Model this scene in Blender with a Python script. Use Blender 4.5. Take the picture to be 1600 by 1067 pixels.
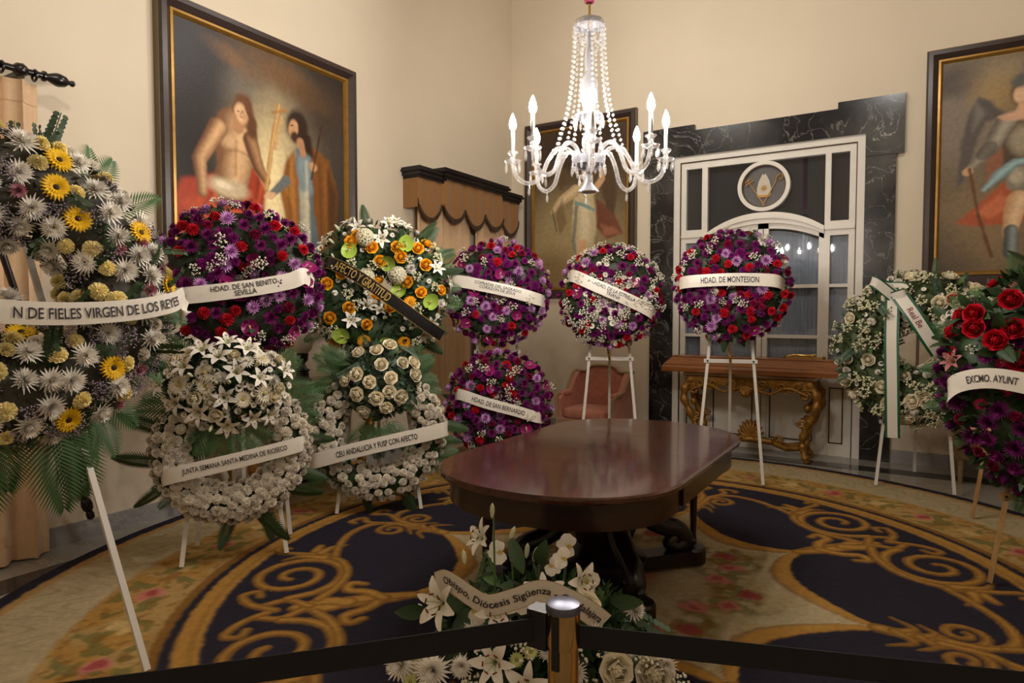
import bpy, math, random
import numpy as np
from mathutils import Vector, Matrix, Quaternion

# ------------------------------------------------------------------ scene, camera, world, lights, exposure
for o in list(bpy.data.objects): bpy.data.objects.remove(o)
SC = bpy.context.scene
COL = SC.collection
PI = math.pi
R_ = math.radians

cam_d = bpy.data.cameras.new('camera'); cam = bpy.data.objects.new('camera', cam_d); COL.objects.link(cam)
cam.location = (0, 0, 1.6)
cam.rotation_euler = (R_(90 - 2.402), 0, R_(31.623))
cam_d.sensor_width = 36; cam_d.lens = 1020.8 / 1600 * 36; cam_d.clip_start = 0.05
SC.camera = cam
SC.view_settings.view_transform = 'Standard'; SC.view_settings.look = 'None'
SC.view_settings.gamma = 1; SC.view_settings.use_curve_mapping = False
SC.view_settings.exposure = 0.0
w = bpy.data.worlds.new('world'); SC.world = w; w.use_nodes = True
w.node_tree.nodes['Background'].inputs[0].default_value = (1.0, .9, .78, 1)
w.node_tree.nodes['Background'].inputs[1].default_value = 0.02

def spot(name, loc, target, power, size, blend=.6, rad=.06, col=(1, .95, .88)):
    l = bpy.data.lights.new(name, 'SPOT'); o = bpy.data.objects.new(name, l); COL.objects.link(o)
    l.energy = power; l.spot_size = R_(size); l.spot_blend = blend; l.shadow_soft_size = rad; l.color = col
    o.location = loc
    o.rotation_euler = (Vector(target) - Vector(loc)).to_track_quat('-Z', 'Y').to_euler()
    return o
BULB = 800.0            # emission strength of the chandelier bulbs
# ceiling picture spots of the salon, above the frame, turned to the upper walls
spot('picture_spot', (-2.3, 4.6, 4.9), (-5.0, 3.0, 4.3), 135, 150, 1.0, .05)
spot('picture_spot', (-2.6, 5.4, 5.0), (-3.4, 8.1, 4.4), 125, 140, 1.0, .05)
spot('picture_spot', (-0.3, 5.2, 5.0), (-0.2, 8.1, 4.3), 85, 150, 1.0, .05)
spot('picture_spot', (-2.2, 1.6, 4.9), (-5.0, 1.2, 4.0), 95, 150, 1.0, .05)
lp = bpy.data.lights.new('unseen_ceiling_lamp', 'POINT'); lo = bpy.data.objects.new('unseen_ceiling_lamp', lp); COL.objects.link(lo)
lo.location = (.9, -.9, 4.7); lp.energy = 70; lp.shadow_soft_size = .3; lp.color = (1, .94, .86)      # unseen ceiling lamp added behind the camera to brighten wreath fronts and low walls

# ------------------------------------------------------------------ materials
def lin(c):
    return tuple(((x / 255) / 12.92 if x / 255 <= .04045 else ((x / 255 + .055) / 1.055) ** 2.4) for x in c)
MATS = {}
def mat(name, col=(200, 200, 200), rough=.5, metal=0., spec=.5, var=0., nscale=8., bump=0., bscale=40., obj_var=0., emis=None, estr=0., sheen=0., trans=0., alpha=None, coat=0., stretch=None):
    if name in MATS: return MATS[name]
    m = bpy.data.materials.new(name); MATS[name] = m; m.use_nodes = True
    nt = m.node_tree; N = nt.nodes; L = nt.links
    b = N['Principled BSDF']
    c = lin(col) + (1,)
    b.inputs['Base Color'].default_value = c
    b.inputs['Roughness'].default_value = rough; b.inputs['Metallic'].default_value = metal
    b.inputs['Specular IOR Level'].default_value = spec
    if sheen: b.inputs['Sheen Weight'].default_value = sheen
    if coat: b.inputs['Coat Weight'].default_value = coat; b.inputs['Coat Roughness'].default_value = .08
    if trans: b.inputs['Transmission Weight'].default_value = trans
    if emis: b.inputs['Emission Color'].default_value = lin(emis) + (1,); b.inputs['Emission Strength'].default_value = estr
    src = None
    if var or bump:
        tc = N.new('ShaderNodeTexCoord'); mp = N.new('ShaderNodeMapping'); L.new(tc.outputs['Object'], mp.inputs[0])
        if stretch: mp.inputs['Scale'].default_value = stretch
    if var:
        nz = N.new('ShaderNodeTexNoise'); nz.inputs['Scale'].default_value = nscale; nz.inputs['Detail'].default_value = 6
        L.new(mp.outputs[0], nz.inputs['Vector'])
        rmp = N.new('ShaderNodeMapRange'); rmp.inputs[1].default_value = .3; rmp.inputs[2].default_value = .7
        rmp.inputs[3].default_value = 1 - var; rmp.inputs[4].default_value = 1 + var
        L.new(nz.outputs[0], rmp.inputs[0]); src = rmp.outputs[0]
    if obj_var:
        oi = N.new('ShaderNodeObjectInfo'); r2 = N.new('ShaderNodeMapRange')
        r2.inputs[3].default_value = 1 - obj_var; r2.inputs[4].default_value = 1 + obj_var
        L.new(oi.outputs['Random'], r2.inputs[0])
        if src is None: src = r2.outputs[0]
        else:
            mu = N.new('ShaderNodeMath'); mu.operation = 'MULTIPLY'; L.new(src, mu.inputs[0]); L.new(r2.outputs[0], mu.inputs[1]); src = mu.outputs[0]
    if src is not None:
        hs = N.new('ShaderNodeHueSaturation'); hs.inputs['Color'].default_value = c; L.new(src, hs.inputs['Value'])
        L.new(hs.outputs[0], b.inputs['Base Color'])
    if bump:
        bz = N.new('ShaderNodeTexNoise'); bz.inputs['Scale'].default_value = bscale; bz.inputs['Detail'].default_value = 4
        L.new(mp.outputs[0], bz.inputs['Vector'])
        bp = N.new('ShaderNodeBump'); bp.inputs['Strength'].default_value = bump; bp.inputs['Distance'].default_value = .01
        L.new(bz.outputs[0], bp.inputs['Height']); L.new(bp.outputs[0], b.inputs['Normal'])
    return m

def attr_mat(name, rough=.5, bump=.15, bscale=150., spec=.4, coat=0.):
    m = mat(name, (128, 128, 128), rough, spec=spec, bump=bump, bscale=bscale, coat=coat)
    nt = m.node_tree; a = nt.nodes.new('ShaderNodeAttribute'); a.attribute_name = 'Col'
    nt.links.new(a.outputs['Color'], nt.nodes['Principled BSDF'].inputs['Base Color'])
    return m

def marble(name, base, vein, scale=2.5, thr=.035, rough=.12, cloud=.25):
    m = mat(name, base, rough); nt = m.node_tree; N = nt.nodes; L = nt.links; b = N['Principled BSDF']
    tc = N.new('ShaderNodeTexCoord')
    nz = N.new('ShaderNodeTexNoise'); nz.inputs['Scale'].default_value = scale * 1.3; nz.inputs['Detail'].default_value = 8
    L.new(tc.outputs['Object'], nz.inputs['Vector'])
    mixv = N.new('ShaderNodeMix'); mixv.data_type = 'VECTOR'; mixv.inputs[0].default_value = .18
    L.new(tc.outputs['Object'], mixv.inputs[4]); L.new(nz.outputs['Color'], mixv.inputs[5])
    vo = N.new('ShaderNodeTexNoise'); vo.inputs['Scale'].default_value = scale; vo.inputs['Detail'].default_value = 5; vo.inputs['Distortion'].default_value = 1.6; vo.inputs['Roughness'].default_value = .55
    L.new(tc.outputs['Object'], vo.inputs['Vector'])
    sb = N.new('ShaderNodeMath'); sb.operation = 'SUBTRACT'; sb.inputs[1].default_value = .5; L.new(vo.outputs[0], sb.inputs[0])
    ab = N.new('ShaderNodeMath'); ab.operation = 'ABSOLUTE'; L.new(sb.outputs[0], ab.inputs[0])
    mr = N.new('ShaderNodeMapRange'); mr.inputs[1].default_value = 0; mr.inputs[2].default_value = thr * .5; mr.inputs[3].default_value = 1; mr.inputs[4].default_value = 0
    L.new(ab.outputs[0], mr.inputs[0])
    n2 = N.new('ShaderNodeTexNoise'); n2.inputs['Scale'].default_value = scale * .8; n2.inputs['Detail'].default_value = 7
    L.new(mixv.outputs[1], n2.inputs['Vector'])
    m2 = N.new('ShaderNodeMapRange'); m2.inputs[1].default_value = .45; m2.inputs[2].default_value = .8; m2.inputs[3].default_value = 0; m2.inputs[4].default_value = 1
    L.new(n2.outputs[0], m2.inputs[0])
    mu = N.new('ShaderNodeMath'); mu.operation = 'MULTIPLY'; mxx = N.new('ShaderNodeMath'); mxx.operation = 'MAXIMUM'; mxx.inputs[1].default_value = .35; L.new(m2.outputs[0], mxx.inputs[0]); L.new(mr.outputs[0], mu.inputs[0]); L.new(mxx.outputs[0], mu.inputs[1])
    m3 = N.new('ShaderNodeMath'); m3.operation = 'MULTIPLY'; m3.inputs[1].default_value = cloud; L.new(m2.outputs[0], m3.inputs[0])
    ad = N.new('ShaderNodeMath'); ad.operation = 'MAXIMUM'; L.new(mu.outputs[0], ad.inputs[0]); L.new(m3.outputs[0], ad.inputs[1])
    mx = N.new('ShaderNodeMix'); mx.data_type = 'RGBA'; L.new(ad.outputs[0], mx.inputs[0])
    mx.inputs[6].default_value = lin(base) + (1,); mx.inputs[7].default_value = lin(vein) + (1,)
    L.new(mx.outputs[2], b.inputs['Base Color'])
    return m

def wood(name, dark, light, axis=(1, 14, 14), scale=2.2, rough=.25, coat=.4):
    m = mat(name, dark, rough, coat=coat); nt = m.node_tree; N = nt.nodes; L = nt.links; b = N['Principled BSDF']
    tc = N.new('ShaderNodeTexCoord'); mp = N.new('ShaderNodeMapping'); mp.inputs['Scale'].default_value = axis
    L.new(tc.outputs['Object'], mp.inputs[0])
    nz = N.new('ShaderNodeTexNoise'); nz.inputs['Scale'].default_value = scale; nz.inputs['Detail'].default_value = 8; nz.inputs['Roughness'].default_value = .65
    L.new(mp.outputs[0], nz.inputs['Vector'])
    cr = N.new('ShaderNodeValToRGB'); cr.color_ramp.elements[0].position = .3; cr.color_ramp.elements[1].position = .72
    cr.color_ramp.elements[0].color = lin(dark) + (1,); cr.color_ramp.elements[1].color = lin(light) + (1,)
    L.new(nz.outputs[0], cr.inputs[0]); L.new(cr.outputs[0], b.inputs['Base Color'])
    return m

def pane_mat(name, tint=(235, 240, 245), refl=.12):
    m = bpy.data.materials.new(name); m.use_nodes = True; nt = m.node_tree; N = nt.nodes; L = nt.links
    N.remove(N['Principled BSDF']); out = N['Material Output']
    t = N.new('ShaderNodeBsdfTransparent'); t.inputs[0].default_value = lin(tint) + (1,)
    g = N.new('ShaderNodeBsdfGlossy'); g.inputs['Roughness'].default_value = .02
    lw = N.new('ShaderNodeLayerWeight'); pw = N.new('ShaderNodeMath'); pw.operation = 'POWER'; pw.inputs[1].default_value = 5
    L.new(lw.outputs['Facing'], pw.inputs[0])
    ad = N.new('ShaderNodeMath'); ad.operation = 'ADD'; ad.use_clamp = True; ad.inputs[1].default_value = refl * .5; L.new(pw.outputs[0], ad.inputs[0])
    mx = N.new('ShaderNodeMixShader'); L.new(ad.outputs[0], mx.inputs[0]); L.new(t.outputs[0], mx.inputs[1]); L.new(g.outputs[0], mx.inputs[2])
    L.new(mx.outputs[0], out.inputs[0]); MATS[name] = m
    return m

def crystal_mat(name):
    m = bpy.data.materials.new(name); m.use_nodes = True; nt = m.node_tree; N = nt.nodes; L = nt.links
    b = N['Principled BSDF']; out = N['Material Output']
    b.inputs['Base Color'].default_value = (.97, .97, 1, 1); b.inputs['Roughness'].default_value = .04
    b.inputs['Transmission Weight'].default_value = .85; b.inputs['IOR'].default_value = 1.52
    t = N.new('ShaderNodeBsdfTransparent'); mx = N.new('ShaderNodeMixShader'); mx.inputs[0].default_value = .5
    L.new(b.outputs[0], mx.inputs[1]); L.new(t.outputs[0], mx.inputs[2]); L.new(mx.outputs[0], out.inputs[0]); MATS[name] = m
    return m

M_WALL = mat('cream_wall_paint', (220, 206, 184), .75, spec=.2, var=.03, nscale=1.2)
M_CEIL = mat('ceiling_paint', (228, 220, 204), .85, spec=.1)
M_BASE = marble('grey_marble', (150, 147, 146), (196, 193, 190), 2.0, .06, .2, .5)
M_FLOOR = marble('pale_floor_marble', (146, 141, 134), (190, 186, 178), 1.2, .05, .1, .5)
M_BAND = marble('dark_floor_marble', (40, 38, 38), (100, 98, 96), 1.5, .04, .1, .3)
M_BLACKM = marble('black_veined_marble', (20, 20, 23), (176, 174, 168), 2.4, .03, .22, .2)
M_WHITE = mat('white_joinery', (228, 222, 212), .4, var=.03)
M_BEADD = mat('dark_gilt_bead', (70, 54, 34), .5, .3)
M_DARKG = mat('dark_room', (30, 28, 27), .6)
M_NET = mat('net_curtain', (196, 194, 198), .9, spec=.1, var=.05, nscale=20)
M_PANE = pane_mat('window_glass')
M_GOLD = mat('carved_gilt', (150, 108, 44), .42, .55, var=.35, nscale=25, bump=.7, bscale=45)
M_BRASS = mat('brass', (200, 168, 96), .25, 1.)
M_FRAMED = mat('dark_frame_wood', (58, 46, 42), .35, var=.15, nscale=5, stretch=(1, 1, 6))
M_GILT = mat('frame_gilt', (160, 120, 54), .35, .5, var=.15, nscale=12)
M_FRSIDE = mat('frame_side', (104, 86, 56), .5)
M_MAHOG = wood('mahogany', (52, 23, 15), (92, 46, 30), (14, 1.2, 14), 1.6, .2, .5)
M_MAHOGD = wood('mahogany_dark', (30, 14, 10), (56, 28, 19), (3, 3, 14), 1.6, .3, .3)
M_EBONY = mat('ebonised_wood', (24, 18, 16), .3, var=.3, nscale=14)
M_COFFIN = wood('coffin_wood', (128, 74, 36), (164, 102, 54), (1.2, 16, 16), 2.0, .25, .5)
M_CURT = mat('beige_curtain', (212, 178, 142), .85, spec=.15, sheen=.3, var=.05, nscale=30)
M_CURT2 = mat('ochre_valance', (150, 108, 66), .8, spec=.15, sheen=.3, var=.06, nscale=30)
M_FRINGE = mat('brown_fringe', (66, 46, 30), .85, var=.25, nscale=60)
M_BLACKW = mat('black_lacquered_wood', (26, 21, 22), .25, var=.1)
M_PINK = mat('rose_damask', (190, 126, 106), .7, spec=.2, sheen=.2, var=.12, nscale=14, bump=.15, bscale=30)
M_CHWOOD = mat('painted_chair_wood', (150, 126, 92), .45, var=.15, nscale=20)
M_EASELW = mat('white_easel_wood', (214, 208, 200), .4)
M_EASELB = wood('oak_easel_wood', (132, 98, 54), (176, 138, 84), (12, 12, 1), 2., .4, .1)
M_SASH = mat('white_satin_sash', (226, 218, 206), .33, spec=.5, bump=.04, bscale=14)
M_SASHB = mat('black_satin_sash', (20, 20, 24), .25)
M_SASHGREEN = mat('green_satin_edge', (18, 84, 56), .35)
M_SASHGOLD = mat('gold_ribbon_edge', (170, 138, 74), .35, .4)
M_INK = mat('sash_ink', (38, 34, 40), .6)
M_INKG = mat('sash_gold_ink', (196, 164, 92), .4, .3)
M_CRYS = crystal_mat('chandelier_crystal')
M_FROST = mat('frosted_glass', (150, 150, 158), .2, trans=.6)
M_CANDLE = mat('candle_sleeve', (190, 188, 182), .4)
M_BULB = mat('lit_bulb', (255, 255, 255), .3, emis=(255, 246, 234), estr=BULB)
M_REDCAP = mat('dark_pink_silk', (140, 44, 74), .6, sheen=.3)
M_CHROME = mat('polished_gold_post', (196, 160, 104), .14, 1.)
M_CAP = mat('dark_chrome_cap', (96, 98, 116), .3, .7)
M_BELT = mat('black_belt', (14, 13, 14), .8)
M_BLACKP = mat('black_plastic', (16, 16, 18), .4)
M_GLOBE = mat('opal_globe', (240, 232, 214), .3, trans=.2)

# ------------------------------------------------------------------ mesh helpers
class MB:
    def __init__(s): s.v = []; s.f = []; s.mi = []; s.cur = 0
    def vert(s, p): s.v.append(tuple(p)); return len(s.v) - 1
    def face(s, idx, mi=None): s.f.append(tuple(idx)); s.mi.append(s.cur if mi is None else mi)
    def box(s, x0, x1, y0, y1, z0, z1):
        b = len(s.v)
        for z in (z0, z1):
            for x, y in ((x0, y0), (x1, y0), (x1, y1), (x0, y1)): s.vert((x, y, z))
        for q in ((3, 2, 1, 0), (4, 5, 6, 7), (0, 1, 5, 4), (1, 2, 6, 5), (2, 3, 7, 6), (3, 0, 4, 7)): s.face([b + i for i in q])
        return s
    def bar(s, p0, p1, w, d, up=(0, 0, 1)):
        p0 = Vector(p0); p1 = Vector(p1); t = (p1 - p0).normalized(); up = Vector(up)
        if abs(t.dot(up)) > .98: up = Vector((0, 1, 0))
        a = t.cross(up).normalized() * w / 2; c = t.cross(a).normalized() * d / 2
        b = len(s.v)
        for p in (p0, p1):
            for e in (a + c, -a + c, -a - c, a - c): s.vert(p + e)
        for q in ((0, 1, 2, 3), (7, 6, 5, 4), (0, 4, 5, 1), (1, 5, 6, 2), (2, 6, 7, 3), (3, 7, 4, 0)): s.face([b + i for i in q])
        return s
    def tube(s, pts, rad, n=8, caps=True, flat=1.):
        pts = [Vector(p) for p in pts]; k = len(pts)
        if not hasattr(rad, '__len__'): rad = [rad] * k
        t0 = (pts[1] - pts[0]).normalized(); ref = Vector((0, 0, 1)) if abs(t0.z) < .9 else Vector((0, 1, 0))
        u = t0.cross(ref).normalized(); rings = []
        for i, p in enumerate(pts):
            t = (pts[min(i + 1, k - 1)] - pts[max(i - 1, 0)]).normalized()
            u = (u - t * u.dot(t)).normalized(); vv = t.cross(u)
            ring = []
            for j in range(n):
                a = 2 * PI * j / n; ring.append(s.vert(p + (u * math.cos(a) + vv * math.sin(a) * flat) * rad[i]))
            rings.append(ring)
        for i in range(k - 1):
            for j in range(n): s.face((rings[i][j], rings[i][(j + 1) % n], rings[i + 1][(j + 1) % n], rings[i + 1][j]))
        if caps: s.face(rings[0][::-1]); s.face(rings[-1])
        return s
    def lathe(s, prof, n=16, c=(0, 0, 0), axis=None):
        c = Vector(c); rings = []
        ax = Vector(axis).normalized() if axis else Vector((0, 0, 1))
        q = ax.to_track_quat('Z', 'Y')
        for r, z in prof:
            rings.append([s.vert(c + q @ Vector((r * math.cos(2 * PI * j / n), r * math.sin(2 * PI * j / n), z))) for j in range(n)])
        for i in range(len(prof) - 1):
            for j in range(n): s.face((rings[i][j], rings[i][(j + 1) % n], rings[i + 1][(j + 1) % n], rings[i + 1][j]))
        s.face(rings[0][::-1]); s.face(rings[-1])
        return s
    def grid(s, fn, nu, nv):
        b = len(s.v)
        for i in range(nu + 1):
            for j in range(nv + 1): s.vert(fn(i / nu, j / nv))
        for i in range(nu):
            for j in range(nv):
                a = b + i * (nv + 1) + j; s.face((a, a + nv + 1, a + nv + 2, a + 1))
        return s
    def prism(s, poly, y0, y1):            # polygon in x,z extruded along y
        b = len(s.v); n = len(poly)
        for y in (y0, y1):
            for x, z in poly: s.vert((x, y, z))
        s.face([b + i for i in range(n)]); s.face([b + n + i for i in range(n)][::-1])
        for i in range(n): s.face((b + i, b + n + i, b + n + (i + 1) % n, b + (i + 1) % n))
        return s
    def strip(s, outer, inner, y0, y1):     # band between two x,z polylines, extruded along y
        n = len(outer); b = len(s.v)
        for y in (y0, y1):
            for P in (outer, inner):
                for x, z in P: s.vert((x, y, z))
        o0, i0, o1, i1 = b, b + n, b + 2 * n, b + 3 * n
        for k in range(n - 1):
            s.face((o0 + k, o0 + k + 1, i0 + k + 1, i0 + k)); s.face((o1 + k, i1 + k, i1 + k + 1, o1 + k + 1))
            s.face((o0 + k, o1 + k, o1 + k + 1, o0 + k + 1)); s.face((i0 + k, i0 + k + 1, i1 + k + 1, i1 + k))
        s.face((o0, i0, i1, o1)); s.face((o0 + n - 1, o1 + n - 1, i1 + n - 1, i0 + n - 1))
        return s
    def rectsweep(s, a0, a1, z0, z1, prof, mapf):   # picture frame: prof = [(inset, proud)]
        loops = []
        for ins, pr in prof:
            loops.append([s.vert(mapf(a, z, pr)) for a, z in ((a0 + ins, z0 + ins), (a1 - ins, z0 + ins), (a1 - ins, z1 - ins), (a0 + ins, z1 - ins))])
        for i in range(len(prof) - 1):
            for j in range(4): s.face((loops[i][j], loops[i][(j + 1) % 4], loops[i + 1][(j + 1) % 4], loops[i + 1][j]))
        return s
    def mesh(s, name, mats, smooth=True, angle=None):
        me = bpy.data.meshes.new(name); me.from_pydata(s.v, [], s.f)
        for m in (mats if isinstance(mats, (list, tuple)) else [mats]): me.materials.append(m)
        me.polygons.foreach_set('material_index', s.mi)
        if smooth: me.polygons.foreach_set('use_smooth', [True] * len(s.f))
        me.update()
        if smooth and angle: me.set_sharp_from_angle(angle=R_(angle))
        return me

def link(name, me, parent=None, loc=None):
    o = bpy.data.objects.new(name, me); COL.objects.link(o)
    if parent is not None: o.parent = parent
    if loc is not None: o.location = loc
    return o
def build(name, mb, mats, parent=None, smooth=True, angle=40, label=None):
    o = link(name, mb.mesh(name, mats, smooth, angle), parent)
    if label: o['label'] = label
    return o
def thing(name, label, cat, loc=(0, 0, 0), rz=0, group=None, rx=0):
    o = bpy.data.objects.new(name, None); COL.objects.link(o); o.location = loc; o.rotation_euler = (rx, 0, rz)
    o.empty_display_size = .1
    o['label'] = label; o['category'] = cat
    if group: o['group'] = group
    return o
def tag(o, label, cat, group=None):
    o['label'] = label; o['category'] = cat
    if group: o['group'] = group
    return o
def struct(o, label=None, cat=None):
    o['kind'] = 'structure'
    if label: o['label'] = label
    if cat: o['category'] = cat
    return o
def catmull(pts, n=10):
    P = [Vector(p) for p in pts]; P = [P[0] * 2 - P[1]] + P + [P[-1] * 2 - P[-2]]; out = []
    for i in range(1, len(P) - 2):
        for k in range(n):
            t = k / n; a, b, c, d = P[i - 1], P[i], P[i + 1], P[i + 2]
            out.append(.5 * ((2 * b) + (c - a) * t + (2 * a - 5 * b + 4 * c - d) * t * t + (3 * b - a - 3 * c + d) * t ** 3))
    out.append(P[-2].copy()); return out
def spiral(c, r0, r1, turns, a0, ex, ez, n=30):
    c = Vector(c); ex = Vector(ex); ez = Vector(ez); out = []
    for i in range(n + 1):
        t = i / n; a = a0 + turns * 2 * PI * t; r = r0 + (r1 - r0) * t
        out.append(c + ex * (r * math.cos(a)) + ez * (r * math.sin(a)))
    return out
def color_attr(me, cols):
    at = me.color_attributes.new('Col', 'FLOAT_COLOR', 'POINT')
    a = np.ones((len(me.vertices), 4), np.float32); a[:, :3] = cols
    at.data.foreach_set('color', a.ravel())
def npmesh(name, V, F, mats):
    me = bpy.data.meshes.new(name); me.vertices.add(len(V)); me.vertices.foreach_set('co', np.asarray(V, np.float32).ravel())
    me.loops.add(F.size); me.loops.foreach_set('vertex_index', F.astype(np.int32).ravel())
    me.polygons.add(len(F)); me.polygons.foreach_set('loop_start', np.arange(0, F.size, F.shape[1], dtype=np.int32))
    me.update(calc_edges=True); me.validate()
    me.polygons.foreach_set('use_smooth', [True] * len(me.polygons)); me.materials.append(mats)
    return me

# ------------------------------------------------------------------ the room
XL, YB, XR, YF, ZC = -5.01, 8.13, 3.6, -3.2, 7.0
build_s = lambda n, mb, m, lab, cat: struct(build(n, mb, m), lab, cat)
build_s('floor', MB().box(XL - .3, XR + .3, YF - .3, YB + .6, -.1, 0), M_FLOOR, 'pale polished marble floor around the oval carpet', 'floor')
build_s('ceiling', MB().box(XL - .3, XR + .3, YF - .3, YB + .3, ZC, ZC + .1), M_CEIL, 'plain white ceiling above the chandelier', 'ceiling')
build_s('wall_left', MB().box(XL - .25, XL, YF, YB, 0, ZC), M_WALL, 'cream painted wall with the two figure painting', 'wall')
DX0, DX1, DZ = -2.60, -.49, 3.548
build_s('wall_back', MB().box(XL - .25, DX0, YB, YB + .25, 0, ZC).box(DX1, XR + .25, YB, YB + .25, 0, ZC).box(DX0, DX1, YB, YB + .25, DZ, ZC), M_WALL, 'cream painted wall around the marble framed doorway', 'wall')
build_s('wall_right', MB().box(XR, XR + .25, YF, YB, 0, ZC), M_WALL, 'plain cream painted wall facing the long curtains', 'wall')
build_s('wall_front', MB().box(XL - .25, XR + .25, YF - .25, YF, 0, ZC), M_WALL, 'plain cream painted wall opposite the doorway', 'wall')
build_s('baseboard_left', MB().box(XL, XL + .022, YF, YB, 0, .135), M_BASE, 'grey marble skirting under the two figure painting', 'baseboard')
build_s('baseboard_back', MB().box(XL, -2.9, YB - .022, YB, 0, .135).box(-.2, XR, YB - .022, YB, 0, .135), M_BASE, 'grey marble skirting either side of the doorway', 'baseboard')
bb = MB().box(XL + .45, XR - .1, YB - .62, YB - .38, -.002, .002).box(XL + .38, XL + .62, YF + .1, YB - .38, -.002, .002)
build_s('trim_1', bb, M_BAND, 'dark marble band inlaid in the pale floor', 'floor inlay')
# black marble door surround with ears
y0, y1 = YB - .05, YB
sur = MB()
sur.prism([(-2.9, 0), (-2.6, 0), (-2.6, 3.30), (-2.9, 3.30)], y0, y1).prism([(-.49, 0), (-.2, 0), (-.2, 3.30), (-.49, 3.30)], y0, y1)
sur.prism([(-3.0, 3.30), (-2.6, 3.30), (-2.6, 3.548), (-.49, 3.548), (-.49, 3.30), (-.13, 3.30), (-.13, 3.92), (-.765, 3.92), (-.765, 3.85), (-2.345, 3.85), (-2.345, 3.92), (-3.0, 3.92)], y0 - .012, y1)
for f in sur.f: pass
o = build('trim_2', sur, M_BLACKM, None, False); struct(o, 'black white-veined marble door surround with stepped ears', 'door surround')

# ---- the white door with arch, side lights and emblem
door = thing('door_1', 'white double door with arched top, glazed side lights and round bishop emblem', 'door', (0, 0, 0)); struct(door)
DY = YB + .02
def dpart(name, mb, m, parent=door, smooth=False, label=None): return build(name, mb, m, parent, smooth, 40, label)
dpart('backing_panel', MB().box(DX0, DX1, YB + .235, YB + .25, 0, DZ), M_DARKG)  # dark colour stands for the shade of the room beyond the glass
def fr(x0, x1, z0, z1, ya=DY - .03, yb=DY + .05): return MB().box(x0, x1, ya, yb, z0, z1)
arc = MB(); arc.box(-2.6, -2.525, YB - .03, YB + .08, 0, 3.548).box(-.565, -.49, YB - .03, YB + .08, 0, 3.548).box(-2.525, -.565, YB - .03, YB + .08, 3.478, 3.548)
dpart('architrave', arc, M_WHITE)
bd = MB().box(-2.525, -2.513, YB - .02, YB + .05, 0, 3.478).box(-.577, -.565, YB - .02, YB + .05, 0, 3.478).box(-2.513, -.577, YB - .02, YB + .05, 3.466, 3.478)
dpart('bead_moulding', bd, M_BEADD)
for a, b in ((-2.513, -2.45), (-2.258, -2.19), (-.884, -.825), (-.64, -.577)): dpart('stile', fr(a, b, 0, 3.466), M_WHITE)
dpart('rail', fr(-2.45, -.64, 3.39, 3.466, DY - .027, DY + .045), M_WHITE)
for a, b in ((-2.45, -2.258), (-.825, -.64)):
    dpart('rail', fr(a, b, 2.48, 2.64, DY - .027, DY + .045), M_WHITE)
    mo = MB().box(a - .06, b + .06, DY - .05, DY, 2.545, 2.575); dpart('ledge_moulding', mo, M_WHITE)
# arch between the leaves and the transom glass
cxa, hw = -1.537, .653
def arch_z(x, top, drop): return top - drop * (abs((x - cxa) / hw) ** 2.2)
xs = [cxa - hw + 2 * hw * i / 24 for i in range(25)]
dpart('arch', MB().strip([(x, arch_z(x, 2.79, .20)) for x in xs], [(x, arch_z(x, 2.66, .16)) for x in xs], DY - .06, DY + .05), M_WHITE)
dpart('arch_moulding', MB().strip([(x, arch_z(x, 2.755, .195)) for x in xs], [(x, arch_z(x, 2.715, .185)) for x in xs], DY - .085, DY - .055), M_WHITE)
# transom panes
dpart('glass_pane', MB().strip([(x, 3.39) for x in xs], [(x, arch_z(x, 2.79, .20)) for x in xs], DY + .005, DY + .011), M_PANE)
dpart('glass_pane', fr(-2.45, -2.258, 2.64, 3.39, DY + .005, DY + .011), M_PANE)
dpart('glass_pane', fr(-.825, -.64, 2.64, 3.39, DY + .005, DY + .011), M_PANE)
dpart('unlit_room_sheet', MB().box(-2.45, -.64, DY + .07, DY + .08, 2.64, 3.4), mat('unlit_room_dark', (44, 40, 38), .7, var=.1, nscale=3))  # dark sheet whose colour stands in for the unlit room behind the top panes
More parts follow.
